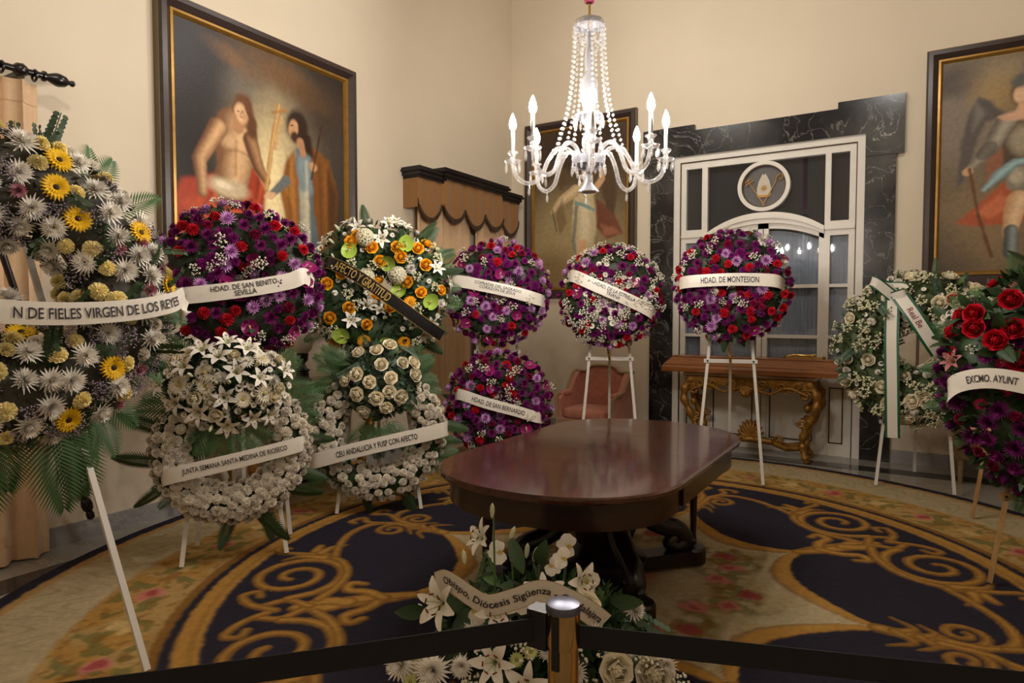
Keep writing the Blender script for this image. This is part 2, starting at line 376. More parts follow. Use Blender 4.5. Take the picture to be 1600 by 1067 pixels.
# door leaves: stiles, rails, panes, net curtains, lower panels
for s in (-1, 1):
    xa = cxa + s * .005; xb = cxa + s * hw
    l, r = min(xa, xb), max(xa, xb)
    leaf = MB()
    leaf.box(l, l + .055, DY - .02, DY + .04, 0, 2.52 if s < 0 else 2.68).box(r - .055, r, DY - .02, DY + .04, 0, 2.68 if s < 0 else 2.52)
    xx = [l + (r - l) * i / 12 for i in range(13)]
    leaf.strip([(x, arch_z(x, 2.66, .16)) for x in xx], [(x, arch_z(x, 2.60, .15)) for x in xx], DY - .02, DY + .04)
    for z in (1.92, 1.34): leaf.box(l + .055, r - .055, DY - .02, DY + .04, z - .02, z + .02)
    leaf.box(l + .055, r - .055, DY - .02, DY + .04, .80, .92).box(l + .055, r - .055, DY - .02, DY + .04, 0, .10).box(l + .055, r - .055, DY, DY + .03, .1, .8)
    lf = dpart('door_leaf', leaf, M_WHITE)
    for z0, z1 in ((.92, 1.32), (1.36, 1.90), (1.94, 2.46)):
        if z0 > 1.9: m = MB().strip([(x, arch_z(x, 2.605, .15)) for x in xx[1:-1]], [(x, 1.94) for x in xx[1:-1]], DY + .008, DY + .012)
        else: m = MB().box(l + .055, r - .055, DY + .008, DY + .012, z0, z1)
        dpart('glass_pane', m, M_PANE, lf)
    pn = MB()
    for z0, z1 in ((.14, .76),):
        w0 = .012
        pn.box(l + .09, r - .09, DY - .012, DY + .002, z1 - w0, z1).box(l + .09, r - .09, DY - .012, DY + .002, z0, z0 + w0)
        pn.box(l + .09, l + .09 + w0, DY - .012, DY + .002, z0, z1).box(r - .09 - w0, r - .09, DY - .012, DY + .002, z0, z1)
    dpart('panel_moulding', pn, M_BEADD, lf)
    net = MB().grid(lambda u, v, l=l, r=r: (l + .05 + (r - l - .1) * u, DY + .06 + .012 * math.sin(u * 70 + 2 * math.sin(u * 9)) * (.4 + .6 * (1 - v)), .86 + (1.72 - .14 * abs(((l + (r - l) * u) - cxa) / hw) ** 2) * v), 70, 6)
    dpart('net_curtain', net, M_NET, door, True)
for a, b in ((-2.45, -2.258), (-.825, -.64)):
    for z in (1.92, 1.34): dpart('glazing_bar', fr(a, b, z - .018, z + .018, DY - .02, DY + .04), M_WHITE)
    for z0, z1 in ((.92, 1.32), (1.36, 1.90), (1.94, 2.48)): dpart('glass_pane', fr(a, b, z0, z1, DY + .008, DY + .012), M_PANE)
    dpart('net_curtain', MB().grid(lambda u, v, a=a, b=b: (a - .01 + (b - a + .02) * u, DY + .06 + .01 * math.sin(u * 26) * (.4 + .6 * (1 - v)), .88 + 1.62 * v), 24, 4), M_NET, door, True)
    dpart('door_panel', fr(a, b, 0, .92, DY - .01, DY + .03), M_WHITE)
    pn = MB(); w0 = .012
    pn.box(a + .02, b - .02, DY - .02, DY - .008, .76, .76 + w0).box(a + .02, b - .02, DY - .02, DY - .008, .14, .14 + w0).box(a + .02, a + .02 + w0, DY - .02, DY - .008, .14, .77).box(b - .02 - w0, b - .02, DY - .02, DY - .008, .14, .77)
    dpart('panel_moulding', pn, M_BEADD)
# emblem roundel
MX, MZ, MR = -1.537, 3.095, .292
med = bpy.data.objects.new('emblem_roundel', None); COL.objects.link(med); med.parent = door; med['label'] = 'round white framed emblem with mitre, crozier and patriarchal cross'
def ringpts(r, n=48): return [(MX + r * math.cos(2 * PI * i / n), MZ + r * math.sin(2 * PI * i / n)) for i in range(n + 1)]
dpart('roundel_frame', MB().strip(ringpts(MR), ringpts(MR - .045), DY - .06, DY + .03), M_WHITE, med)
dpart('bead_ring', MB().strip(ringpts(MR - .045), ringpts(MR - .06), DY - .03, DY + .02), M_BEADD, med)
dpart('roundel_field', MB().prism(ringpts(MR - .055)[:-1], DY - .005, DY + .02), mat('emblem_grey', (92, 88, 86), .5, var=.08), med)
mit = [(-.075, -.11), (-.078, -.02), (-.06, .06), (-.015, .15), (0, .13), (.015, .15), (.06, .06), (.078, -.02), (.075, -.11)]
dpart('mitre', MB().prism([(MX + a, MZ + b) for a, b in mit], DY - .02, DY), mat('emblem_ivory', (198, 188, 170), .5), med)
dpart('mitre_band', MB().box(MX - .07, MX + .07, DY - .024, DY, MZ - .125, MZ - .10), M_GILT, med)
st = []
for i in range(16):
    a = PI * i / 8; r = .045 if i % 2 == 0 else .018; st.append((MX + r * math.cos(a), MZ - .02 + r * math.sin(a)))
dpart('star', MB().prism(st, DY - .026, DY - .018), M_GILT, med)
cr = MB(); yq = DY - .03
cr.bar((MX - .012, yq, MZ - .225), (MX + .13, yq, MZ + .04), .012, .01)
cr.tube(catmull([(MX + .13, yq, MZ + .04), (MX + .145, yq, MZ + .10), (MX + .19, yq, MZ + .125), (MX + .21, yq, MZ + .085), (MX + .18, yq, MZ + .06), (MX + .17, yq, MZ + .085)], 5), .008, 6)
dpart('crozier', cr, M_GILT, med)
cs = MB(); cs.bar((MX + .012, yq, MZ - .225), (MX - .185, yq, MZ + .09), .012, .01)
for t, hwid in ((.88, .055), (.97, .04)):
    c = Vector((MX + .012, yq, MZ - .225)).lerp(Vector((MX - .185, yq, MZ + .09)), t); d = Vector((.85, 0, .53)) * hwid
    cs.bar(c - d, c + d, .014, .012)
dpart('patriarchal_cross', cs, M_GILT, med)

# ------------------------------------------------------------------ carpet (oval, 4-fold scroll pattern)
def sm(a, b, x):
    t = np.clip((x - a) / (b - a), 0, 1); return t * t * (3 - 2 * t)
def L3(c): return np.array(lin(c), np.float32)
def nnoise(X, Y, scale, seed):
    rs = np.random.RandomState(seed); g = rs.rand(64, 64).astype(np.float32)
    x = X * scale; y = Y * scale; xi = np.floor(x).astype(int); yi = np.floor(y).astype(int); fx = x - xi; fy = y - yi
    fx = fx * fx * (3 - 2 * fx); fy = fy * fy * (3 - 2 * fy)
    a = g[xi % 64, yi % 64]; b = g[(xi + 1) % 64, yi % 64]; c = g[xi % 64, (yi + 1) % 64]; d = g[(xi + 1) % 64, (yi + 1) % 64]
    return (a * (1 - fx) + b * fx) * (1 - fy) + (c * (1 - fx) + d * fx) * fy
def make_carpet():
    cx, cy, ax, by = -1.5, 3.72, 3.49, 3.7
    st = .0125
    gx = np.arange(cx - ax, cx + ax + st, st, dtype=np.float32); gy = np.arange(cy - by, cy + by + st, st, dtype=np.float32)
    X, Y = np.meshgrid(gx, gy, indexing='ij')
    nx, ny = (X - cx) / ax, (Y - cy) / by
    rr = np.hypot(nx, ny); th = np.arctan2(ny, nx)
    wob = (nnoise(X, Y, 30, 1) - .5) * .004
    r = rr + wob
    NAVY, GOLD, GOLD2, BEIGE, SAND = L3((40, 37, 48)), L3((166, 124, 60)), L3((126, 90, 42)), L3((170, 154, 122)), L3((168, 138, 86))
    PINK, RED, GREEN, OLIVE = L3((188, 112, 104)), L3((142, 54, 56)), L3((106, 104, 58)), L3((140, 130, 92))
    C = np.zeros(X.shape + (3,), np.float32); H = np.zeros(X.shape, np.float32)
    def lay(m, col):
        m = m[..., None]; C[:] = C * (1 - m) + col * m
    def band(a, b, e=.004): return sm(a - e, a + e, r) * (1 - sm(b - e, b + e, r))
    C[:] = NAVY
    # outer rings
    lay(band(.83, .967), BEIGE)
    v = np.abs(np.sin(th * 22 + 2.2 * np.sin(th * 44) + (r - .9) * 30)); vine = (1 - sm(.06, .2, np.abs(v - .5))) * band(.85, .95)
    lay(vine * .55, OLIVE)
    lay(band(.952, .967) * .8, GOLD)
    lay(band(.705, .832), SAND)
    n1 = nnoise(X, Y, 9, 3); n2 = nnoise(X, Y, 16, 4); n3 = nnoise(X, Y, 24, 8)
    lay(band(.71, .828) * sm(.5, .62, n1) * .8, GOLD)
    lay(band(.72, .82) * sm(.62, .7, n2) * .8, GREEN)
    lay(band(.71, .828) * sm(.66, .76, n3) * .6, GOLD2)
    for k in range(44):                                             # roses along the border
        a = 2 * PI * (k + .5) / 44; px, py = cx + ax * .765 * math.cos(a), cy + by * .765 * math.sin(a)
        d = np.hypot(X - px, (Y - py)) + (n2 - .5) * .08
        if k % 2 == 0: lay((1 - sm(.05, .085, d)) * .85, PINK); lay((1 - sm(.02, .05, d)) * .8, RED)
        else: lay((1 - sm(.04, .08, d)) * .6, L3((206, 178, 120)))
    lay(band(.69, .707), GOLD2); lay(band(.676, .692), NAVY); lay(band(.645, .678), GOLD)
    lay(band(.652, .66) * .5, GOLD2)
    H += .004 * band(.645, .678)
    # medallion: eight concave arcs
    ph = (th / (PI / 4)) % 1.0; even = (np.floor(th / (PI / 4)).astype(int) % 2 == 0)
    ca, cd = .405, .365
    t = ph; ta = np.where(even, t, 1 - t)                           # 0 at axis cusp, 1 at diagonal cusp
    rb = ca * (1 - ta) + cd * ta - .36 * (ta * (1 - ta)) ** .62 * .72 * 1.0
    med = 1 - sm(-.004, .004, rr - rb + wob)
    lay(med, BEIGE)
    lay(med * sm(.45, .62, n1) * .25, SAND)
    edge = 1 - sm(.012, .018, np.abs(rr - rb - .002 + wob)); lay(edge, GOLD); H += .004 * edge
    lay((1 - sm(.003, .006, np.abs(rr - rb + .016 + wob))) * .7, GOLD2)
    # garlands in the medallion
    gar = (1 - sm(.02, .06, np.abs(rr - .19 - .03 * np.cos(th * 8) + (n1 - .5) * .06)))
    lay(gar * sm(.4, .55, n3) * .75, GREEN); lay(gar * sm(.5, .62, n2) * .7, GOLD2)
    for k in range(24):
        a = 2 * PI * (k + .35) / 24; rad = .19 + .03 * math.cos(a * 8)
        px, py = cx + ax * rad * math.cos(a), cy + by * rad * math.sin(a)
        d = np.hypot(X - px, Y - py) + (n3 - .5) * .06
        lay((1 - sm(.05, .08, d)) * .8, PINK if k % 3 else RED); lay((1 - sm(.015, .04, d)) * .7, RED)
    lay((1 - sm(.05, .07, rr + (n1 - .5) * .03)) * .6, PINK)
    # scroll strokes
    strokes = []
    def motif(ang, pts, w0, w1=None, n=8):
        w1 = w0 if w1 is None else w1
        P = catmull([(a, b, 0) for a, b in pts], n)
        for s in (1, -1):
            Q = [(p.x * math.cos(ang) - s * p.y * math.sin(ang), p.x * math.sin(ang) + s * p.y * math.cos(ang)) for p in P]
            strokes.append(([(cx + ax * a, cy + by * b) for a, b in Q], w0, w1))
    def spir(ang, c, r0, r1, turns, a0, w):
        pts = [(c[0] + (r0 + (r1 - r0) * i / 26) * math.cos(a0 + turns * 2 * PI * i / 26), c[1] + (r0 + (r1 - r0) * i / 26) * math.sin(a0 + turns * 2 * PI * i / 26)) for i in range(27)]
        motif(ang, pts, w, w * .8, 2)
    for q in range(4):
        D = PI / 4 + q * PI / 2; A = q * PI / 2
        # acanthus at the diagonal cusp
        motif(D, [(.355, 0), (.40, .005), (.455, .004)], .045, .06)
        motif(D, [(.40, 0), (.425, .03), (.455, .045), (.45, .07), (.43, .062)], .045, .03)
        motif(D, [(.455, 0), (.49, .012), (.53, 0)], .06, .04)
        motif(D, [(.51, 0), (.545, .03), (.575, .022)], .035, .03)
        motif(D, [(.56, .0), (.60, .03), (.615, .065), (.595, .075), (.588, .055)], .032, .026)
        # large spirals either side, running on as stems
        spir(D, (.545, .125), .088, .014, -1.9, -PI * .5, .036)
        motif(D, [(.50, .02), (.475, .06), (.46, .115), (.47, .17), (.505, .215)], .034, .03)
        motif(D, [(.505, .205), (.52, .23), (.515, .262)], .06, .03)
        motif(D, [(.505, .20), (.545, .215), (.575, .205)], .05, .012)
        motif(D, [(.51, .215), (.56, .235), (.585, .245), (.59, .27), (.572, .262)], .03, .03)
        motif(D, [(.51, .225), (.49, .25), (.465, .255)], .045, .012)
        # axis motif
        motif(A, [(.395, 0), (.43, .0), (.47, .0)], .05, .05)
        motif(A, [(.415, .0), (.44, .022), (.41, .045)], .034, .012)
        motif(A, [(.445, .0), (.465, .02), (.445, .04)], .034, .012)
        spir(A, (.497, .04), .036, .008, 1.5, -PI * .75, .028)
        motif(A, [(.47, .005), (.53, .012), (.56, .05), (.55, .11), (.515, .165), (.485, .20)], .034, .03)
        motif(A, [(.545, .02), (.575, .03), (.605, .015), (.61, .045), (.595, .05)], .03, .028)
    for pts, w0, w1 in strokes:
        P = np.array(pts, np.float32); pad = max(w0, w1) + .03
        i0 = max(0, int((P[:, 0].min() - pad - gx[0]) / st)); i1 = min(len(gx), int((P[:, 0].max() + pad - gx[0]) / st) + 2)
        j0 = max(0, int((P[:, 1].min() - pad - gy[0]) / st)); j1 = min(len(gy), int((P[:, 1].max() + pad - gy[0]) / st) + 2)
        if i1 <= i0 or j1 <= j0: continue
        xs, ys = X[i0:i1, j0:j1], Y[i0:i1, j0:j1]; best = np.full(xs.shape, 9., np.float32)
        for k in range(len(P) - 1):
            a, b = P[k], P[k + 1]; d = b - a; l2 = float(d @ d) + 1e-9
            tt = np.clip(((xs - a[0]) * d[0] + (ys - a[1]) * d[1]) / l2, 0, 1)
            ww = w0 + (w1 - w0) * (k + tt) / (len(P) - 1)
            best = np.minimum(best, np.hypot(xs - a[0] - tt * d[0], ys - a[1] - tt * d[1]) - ww)
        best += wob[i0:i1, j0:j1] * 1.5
        m = (1 - sm(-.008, .006, best))[..., None]; shade = sm(-.012, -.035, best)[..., None]
        sub = C[i0:i1, j0:j1]; sub[:] = sub * (1 - m) + (GOLD2 * (1 - shade) + GOLD * shade) * m
        H[i0:i1, j0:j1] = np.maximum(H[i0:i1, j0:j1], .005 * m[..., 0])
    C *= (.86 + .28 * nnoise(X, Y, 60, 11))[..., None]
    inside = rr <= 1.0
    ids = np.arange(X.size).reshape(X.shape)
    f = inside[:-1, :-1] & inside[1:, :-1] & inside[1:, 1:] & inside[:-1, 1:]
    F = np.stack([ids[:-1, :-1][f], ids[1:, :-1][f], ids[1:, 1:][f], ids[:-1, 1:][f]], 1)
    used = np.unique(F); remap = np.full(X.size, -1); remap[used] = np.arange(len(used)); F = remap[F]
    V = np.stack([X.ravel(), Y.ravel(), (.012 + H).ravel() + (nnoise(X, Y, 70, 5) * .002).ravel()], 1)[used]
    edge_r = rr.ravel()[used]; V[:, 2] *= 1 - sm(.994, 1.0, edge_r); V[:, 2] += .003
    me = npmesh('carpet', V, F, attr_mat('wool_carpet', .95, .35, 220., .1)); color_attr(me, C.reshape(-1, 3)[used])
    o = link('carpet', me); tag(o, 'large oval navy carpet with gold scrollwork and floral border', 'carpet')
make_carpet()

# ------------------------------------------------------------------ framed paintings
class Paint:
    def __init__(s, a0, a1, z0, z1, base, n=250):
        s.a = np.linspace(a0, a1, n, dtype=np.float32); m = int(n * (z1 - z0) / (a1 - a0)); s.z = np.linspace(z0, z1, m, dtype=np.float32)
        s.A, s.Z = np.meshgrid(s.a, s.z, indexing='ij'); s.C = np.zeros(s.A.shape + (3,), np.float32); s.C[:] = L3(base)
        s.w = (nnoise(s.A, s.Z, 14, 21) - .5) * .05
    def lay(s, m, col): m = m[..., None]; s.C[:] = s.C * (1 - m) + L3(col) * m
    def ell(s, c, r, col, rot=0, soft=.25, op=1.):
        x = s.A - c[0] + s.w * .4; y = s.Z - c[1] + s.w * .4; ca, sa = math.cos(rot), math.sin(rot)
        d = np.hypot((x * ca + y * sa) / r[0], (-x * sa + y * ca) / r[1]); s.lay((1 - sm(1 - soft, 1 + soft, d)) * op, col)
    def cap(s, pts, rad, col, lit=None, op=1., soft=.015):
        best = np.full(s.A.shape, 9., np.float32); n = len(pts)
        if not hasattr(rad, '__len__'): rad = [rad] * n
        for k in range(n - 1):
            a = np.array(pts[k]); d = np.array(pts[k + 1]) - a; l2 = d @ d + 1e-9
            t = np.clip(((s.A - a[0]) * d[0] + (s.Z - a[1]) * d[1]) / l2, 0, 1)
            best = np.minimum(best, np.hypot(s.A - a[0] - t * d[0], s.Z - a[1] - t * d[1]) - (rad[k] + (rad[k + 1] - rad[k]) * t))
        s.lay((1 - sm(-soft, soft, best + s.w * .2)) * op, col)
        if lit:
            R = max(rad); best2 = np.full(s.A.shape, 9., np.float32)
            for k in range(n - 1):
                a = np.array(pts[k]) + np.array((.3, .25)) * rad[k]; d = np.array(pts[k + 1]) + np.array((.3, .25)) * rad[k + 1] - a; l2 = d @ d + 1e-9
                t = np.clip(((s.A - a[0]) * d[0] + (s.Z - a[1]) * d[1]) / l2, 0, 1)
                best2 = np.minimum(best2, np.hypot(s.A - a[0] - t * d[0], s.Z - a[1] - t * d[1]) - .55 * (rad[k] + (rad[k + 1] - rad[k]) * t))
            s.lay((1 - sm(-.6 * R, .5 * R, best2)) * (1 - sm(-soft, soft, best)) * op, lit)
    def poly(s, pts, col, soft=.02, op=1.):
        P = np.array(pts, np.float32); d = np.full(s.A.shape, 9., np.float32); ins = np.zeros(s.A.shape, bool); x = s.A + s.w * .35; y = s.Z + s.w * .35
        for k in range(len(P)):
            a, b = P[k], P[(k + 1) % len(P)]; e = b - a; l2 = float(e @ e) + 1e-9
            t = np.clip(((x - a[0]) * e[0] + (y - a[1]) * e[1]) / l2, 0, 1); d = np.minimum(d, np.hypot(x - a[0] - t * e[0], y - a[1] - t * e[1]))
            c = (a[1] > y) != (b[1] > y); ins ^= c & (x < (b[0] - a[0]) * (y - a[1]) / (b[1] - a[1] + 1e-9) + a[0])
        sd = np.where(ins, -d, d); s.lay((1 - sm(-soft, soft, sd)) * op, col)
    def finish(s, mapf, parent, mt):
        s.C *= (.9 + .2 * nnoise(s.A, s.Z, 40, 31))[..., None]
        n, m = s.A.shape; ids = np.arange(n * m).reshape(n, m)
        F = np.stack([ids[:-1, :-1].ravel(), ids[1:, :-1].ravel(), ids[1:, 1:].ravel(), ids[:-1, 1:].ravel()], 1)
        V = np.array([mapf(a, z, .02) for a, z in zip(s.A.ravel(), s.Z.ravel())], np.float32)
        me = npmesh('canvas', V, F, mt); color_attr(me, s.C.reshape(-1, 3)); return link('canvas', me, parent)
M_CANVAS = attr_mat('varnished_oil_paint', .42, .12, 60., .3)

def framed(label, a0, a1, z0, z1, wall, painter, fw=.135, dep=.085):
    if wall == 'L': base = (XL, (a0 + a1) / 2, z0); mp = lambda a, z, p: (p + .012, a - base[1], z - z0)
    else: base = ((a0 + a1) / 2, YB, z0); mp = lambda a, z, p: (a - base[0], -p - .012, z - z0)
    t = thing('framed_painting', label, 'painting', base)
    build('frame', MB().rectsweep(a0, a1, z0, z1, [(0, -.01), (0, dep * .75), (.012, dep), (.05, dep * 1.05), (.085, dep * .7), (.1, dep * .5)], mp), M_FRAMED, t, True, 30)
    build('frame_side', MB().rectsweep(a0 - .006, a1 + .006, z0 - .006, z1 + .006, [(0, -.01), (0, dep * .68), (.008, dep * .7)], mp), M_FRSIDE, t, False)
    build('gilt_slip', MB().rectsweep(a0 + .098, a1 - .098, z0 + .098, z1 - .098, [(0, dep * .45), (0, dep * .62), (.02, dep * .66), (.035, dep * .4), (.04, .02)], mp), M_GILT, t, True, 40)
    p = painter(a0 + fw, a1 - fw, z0 + fw, z1 - fw); p.finish(mp, t, M_CANVAS)
    return t
def paint_two(a0, a1, z0, z1):
    p = Paint(a0, a1, z0, z1, (38, 33, 31))
    p.ell((4.0, 3.1), (.7, .8), (92, 80, 68), 0, .8, .75); p.ell((3.97, 3.05), (.42, .62), (150, 134, 106), 0, .9, .85); p.ell((3.95, 2.85), (.3, .55), (206, 184, 138), 0, .9, .9); p.ell((3.93, 2.7), (.17, .4), (244, 222, 168), 0, .9)
    p.ell((4.2, 3.74), (.55, .13), (116, 82, 50), -.25, .7, .85); p.ell((3.52, 3.78), (.24, .07), (132, 94, 58), -.35, .6, .7); p.ell((3.75, 3.66), (.16, .08), (118, 84, 54), .2, .6, .6); p.ell((4.62, 3.55), (.3, .3), (64, 50, 40), 0, .7, .8); p.ell((4.4, 3.66), (.2, .08), (92, 68, 46), -.3, .7, .7)
    p.ell((3.62, 3.55), (.2, .12), (112, 106, 98), .3, .8, .55); p.ell((3.25, 3.6), (.22, .4), (36, 32, 34), .2, .7, .8); p.ell((3.2, 3.0), (.2, .4), (34, 30, 30), 0, .7, .8); p.ell((4.75, 2.9), (.22, .5), (70, 64, 58), 0, .8, .6); p.ell((4.65, 2.05), (.5, .25), (40, 33, 28), 0, .6, .9); p.ell((3.9, 2.2), (.3, .2), (120, 116, 108), 0, .8, .6)
    # seated bare-shouldered figure in red cloth
    p.poly([(3.02, 2.5), (3.08, 2.68), (3.3, 2.74), (3.75, 2.9), (3.88, 2.7), (3.84, 2.3), (3.6, 2.1), (3.05, 2.12)], (168, 62, 36), .03)
    p.poly([(3.1, 2.5), (3.4, 2.66), (3.7, 2.62), (3.6, 2.3), (3.2, 2.3)], (198, 86, 48), .05, .7); p.poly([(3.3, 2.4), (3.5, 2.5), (3.45, 2.2)], (104, 34, 24), .05, .8)
    for q in ((3.12, 2.3, 3.34, 2.6), (3.3, 2.25, 3.55, 2.55), (3.55, 2.2, 3.72, 2.6), (3.68, 2.35, 3.8, 2.8)): p.cap([q[:2], ((q[0] + q[2]) / 2 + .03, (q[1] + q[3]) / 2), q[2:]], .014, (108, 36, 24), None, .7, .03); p.cap([(q[0] + .05, q[1]), (q[2] + .05, q[3])], .012, (214, 104, 60), None, .5, .03)
    p.cap([(3.58, 3.16), (3.56, 2.85), (3.52, 2.68)], [.2, .165, .155], (122, 80, 50), (228, 186, 138)); p.ell((3.5, 3.06), (.07, .06), (230, 190, 144), 0, .7, .6); p.ell((3.66, 3.06), (.08, .06), (226, 184, 138), 0, .7, .6); p.ell((3.58, 2.86), (.09, .1), (214, 168, 120), 0, .8, .5); p.cap([(3.58, 3.08), (3.57, 2.8)], .012, (140, 94, 60), None, .5, .02); p.cap([(3.42, 2.98), (3.5, 2.98), (3.57, 3.0)], .01, (130, 86, 56), None, .5, .02); p.cap([(3.6, 3.0), (3.7, 2.98)], .01, (130, 86, 56), None, .5, .02)
    p.cap([(3.41, 3.15), (3.24, 2.86), (3.26, 2.6)], [.085, .062, .045], (116, 74, 46), (218, 172, 124)); p.cap([(3.72, 3.12), (3.8, 2.9), (3.88, 2.8)], [.075, .055, .04], (100, 64, 40), (184, 138, 94))
    p.ell((3.5, 2.67), (.19, .075), (206, 184, 150), -.1, .4); p.ell((3.46, 2.69), (.08, .03), (236, 218, 186), -.1, .5)
    p.ell((3.66, 3.36), (.105, .145), (108, 66, 36), .1, .25); p.ell((3.74, 3.24), (.05, .12), (98, 60, 34), .2, .4)
    p.cap([(3.62, 3.3), (3.6, 3.2)], [.05, .06], (184, 134, 94)); p.ell((3.635, 3.325), (.062, .088), (224, 180, 136), .15, .25); p.ell((3.665, 3.3), (.03, .06), (186, 134, 92), .15, .7, .6); p.ell((3.612, 3.345), (.014, .005), (84, 54, 38), 0, .5); p.ell((3.655, 3.348), (.012, .005), (84, 54, 38), 0, .5); p.cap([(3.632, 3.34), (3.628, 3.312)], .004, (176, 122, 84), None, .8, .006); p.ell((3.63, 3.29), (.014, .005), (160, 84, 66), 0, .5)
    # reed cross
    p.cap([(3.88, 2.72), (3.95, 3.15), (4.03, 3.5)], .022, (176, 128, 72), (214, 170, 108)); p.cap([(3.96, 3.42), (4.1, 3.47)], .018, (170, 122, 70)); p.cap([(3.98, 3.1), (4.06, 3.4)], .014, (206, 160, 104))
    # standing bearded figure in ochre cloak
    p.poly([(4.12, 2.06), (4.16, 2.6), (4.22, 3.16), (4.4, 3.2), (4.5, 2.9), (4.5, 2.05)], (96, 108, 112), .025); p.poly([(4.2, 2.7), (4.24, 3.1), (4.38, 3.12), (4.42, 2.75)], (128, 146, 150), .04, .9)
    p.poly([(4.26, 2.05), (4.26, 2.75), (4.36, 2.78), (4.38, 2.05)], (196, 186, 156), .03, .9)
    p.poly([(4.02, 2.72), (4.1, 3.0), (4.2, 3.14), (4.24, 2.85), (4.24, 2.36), (4.16, 2.3)], (146, 92, 38), .02); p.poly([(4.4, 3.22), (4.62, 3.12), (4.74, 2.8), (4.7, 2.3), (4.5, 2.2), (4.42, 2.6)], (126, 78, 34), .02)
    p.poly([(4.6, 3.0), (4.74, 2.8), (4.72, 2.3), (4.58, 2.2)], (70, 46, 28), .06, .8); p.poly([(4.08, 2.75), (4.16, 3.0), (4.18, 2.6)], (180, 122, 56), .03, .8)
    [p.cap([(x0, 3.05), (x1, 2.3)], .012, c, None, .6, .03) for x0, x1, c in ((4.12, 4.14, (96, 58, 26)), (4.17, 4.2, (186, 128, 62)), (4.5, 4.52, (86, 52, 24)), (4.57, 4.58, (160, 104, 48)), (4.63, 4.66, (80, 50, 24)), (4.29, 4.28, (140, 140, 124)), (4.34, 4.35, (214, 206, 178)))]
    p.ell((4.24, 3.36), (.13, .16), (50, 32, 24), -.2, .25); p.poly([(4.26, 3.4), (4.4, 3.3), (4.44, 3.1), (4.3, 3.15)], (48, 30, 22), .03)
    p.ell((4.19, 3.33), (.055, .09), (204, 154, 112), -.25, .25); p.ell((4.2, 3.25), (.045, .05), (66, 42, 28), 0, .4); p.ell((4.17, 3.35), (.018, .007), (60, 40, 28), 0, .4); p.cap([(4.27, 3.22), (4.3, 3.12)], .04, (182, 132, 94))
    p.cap([(4.1, 2.83), (4.0, 2.74), (3.92, 2.67)], [.05, .035, .03], (106, 110, 108)); p.ell((3.92, 2.67), (.06, .03), (224, 180, 136), .3, .3); p.ell((4.42, 3.02), (.05, .045), (204, 154, 112), 0, .3)
    p.cap([(4.4, 2.9), (4.53, 3.43)], .01, (60, 40, 24))
    return p
def paint_angel(a0, a1, z0, z1):
    p = Paint(a0, a1, z0, z1, (84, 70, 50))
    p.ell((-3.95, 2.4), (.9, .7), (156, 136, 98), .2, .7, .9); p.ell((-4.3, 2.7), (.4, .5), (176, 156, 112), 0, .8, .7); p.ell((-4.3, 2.2), (.3, .25), (126, 100, 66), 0, .7, .7); p.ell((-3.9, 3.9), (.8, .35), (60, 46, 36), 0, .6, .9); p.ell((-3.5, 2.2), (.3, .3), (150, 130, 96), 0, .8, .6)
    p.poly([(-3.62, 3.4), (-3.42, 3.5), (-3.36, 3.2), (-3.42, 2.85), (-3.52, 3.0)], (86, 66, 48), .03); p.poly([(-4.0, 3.5), (-4.3, 3.7), (-4.2, 3.3)], (96, 76, 54), .04)
    p.poly([(-3.66, 3.15), (-3.4, 2.9), (-3.28, 2.66), (-3.5, 2.6), (-3.72, 2.8)], (116, 70, 52), .025); p.poly([(-3.6, 2.8), (-3.4, 2.75), (-3.32, 2.66), (-3.55, 2.64)], (164, 106, 82), .03, .8)
    p.poly([(-4.0, 3.3), (-3.7, 3.3), (-3.66, 2.8), (-3.72, 2.35), (-3.96, 2.3), (-4.02, 2.7)], (196, 178, 140), .025); p.poly([(-3.9, 3.1), (-3.76, 3.1), (-3.76, 2.6), (-3.9, 2.5)], (228, 212, 176), .05, .8); p.cap([(-3.95, 3.1), (-4.0, 2.6), (-3.95, 2.3)], .025, (112, 118, 112), None, .8)
    p.cap([(-3.96, 3.12), (-3.82, 3.06), (-3.7, 3.0)], .022, (124, 156, 150)); p.cap([(-3.82, 3.3), (-3.9, 3.2)], [.1, .08], (206, 186, 146))
    p.cap([(-3.98, 3.28), (-4.18, 3.16), (-4.33, 3.02)], [.08, .07, .03], (186, 158, 118), (222, 196, 154)); p.poly([(-4.18, 3.18), (-4.1, 2.85), (-4.2, 2.7), (-4.28, 2.95)], (126, 100, 70), .03, .8); p.cap([(-4.33, 3.05), (-4.26, 2.75)], .008, (66, 74, 50))
    p.poly([(-3.92, 2.6), (-3.8, 2.6), (-3.84, 2.2), (-3.96, 2.22)], (214, 168, 122), .03); p.ell((-3.8, 3.5), (.1, .13), (110, 76, 44), 0, .3); p.ell((-3.82, 3.48), (.06, .085), (222, 180, 138), 0, .25)
    p.cap([(-3.7, 3.25), (-3.58, 3.4), (-3.6, 3.6)], [.05, .04, .03], (206, 164, 122))
    return p
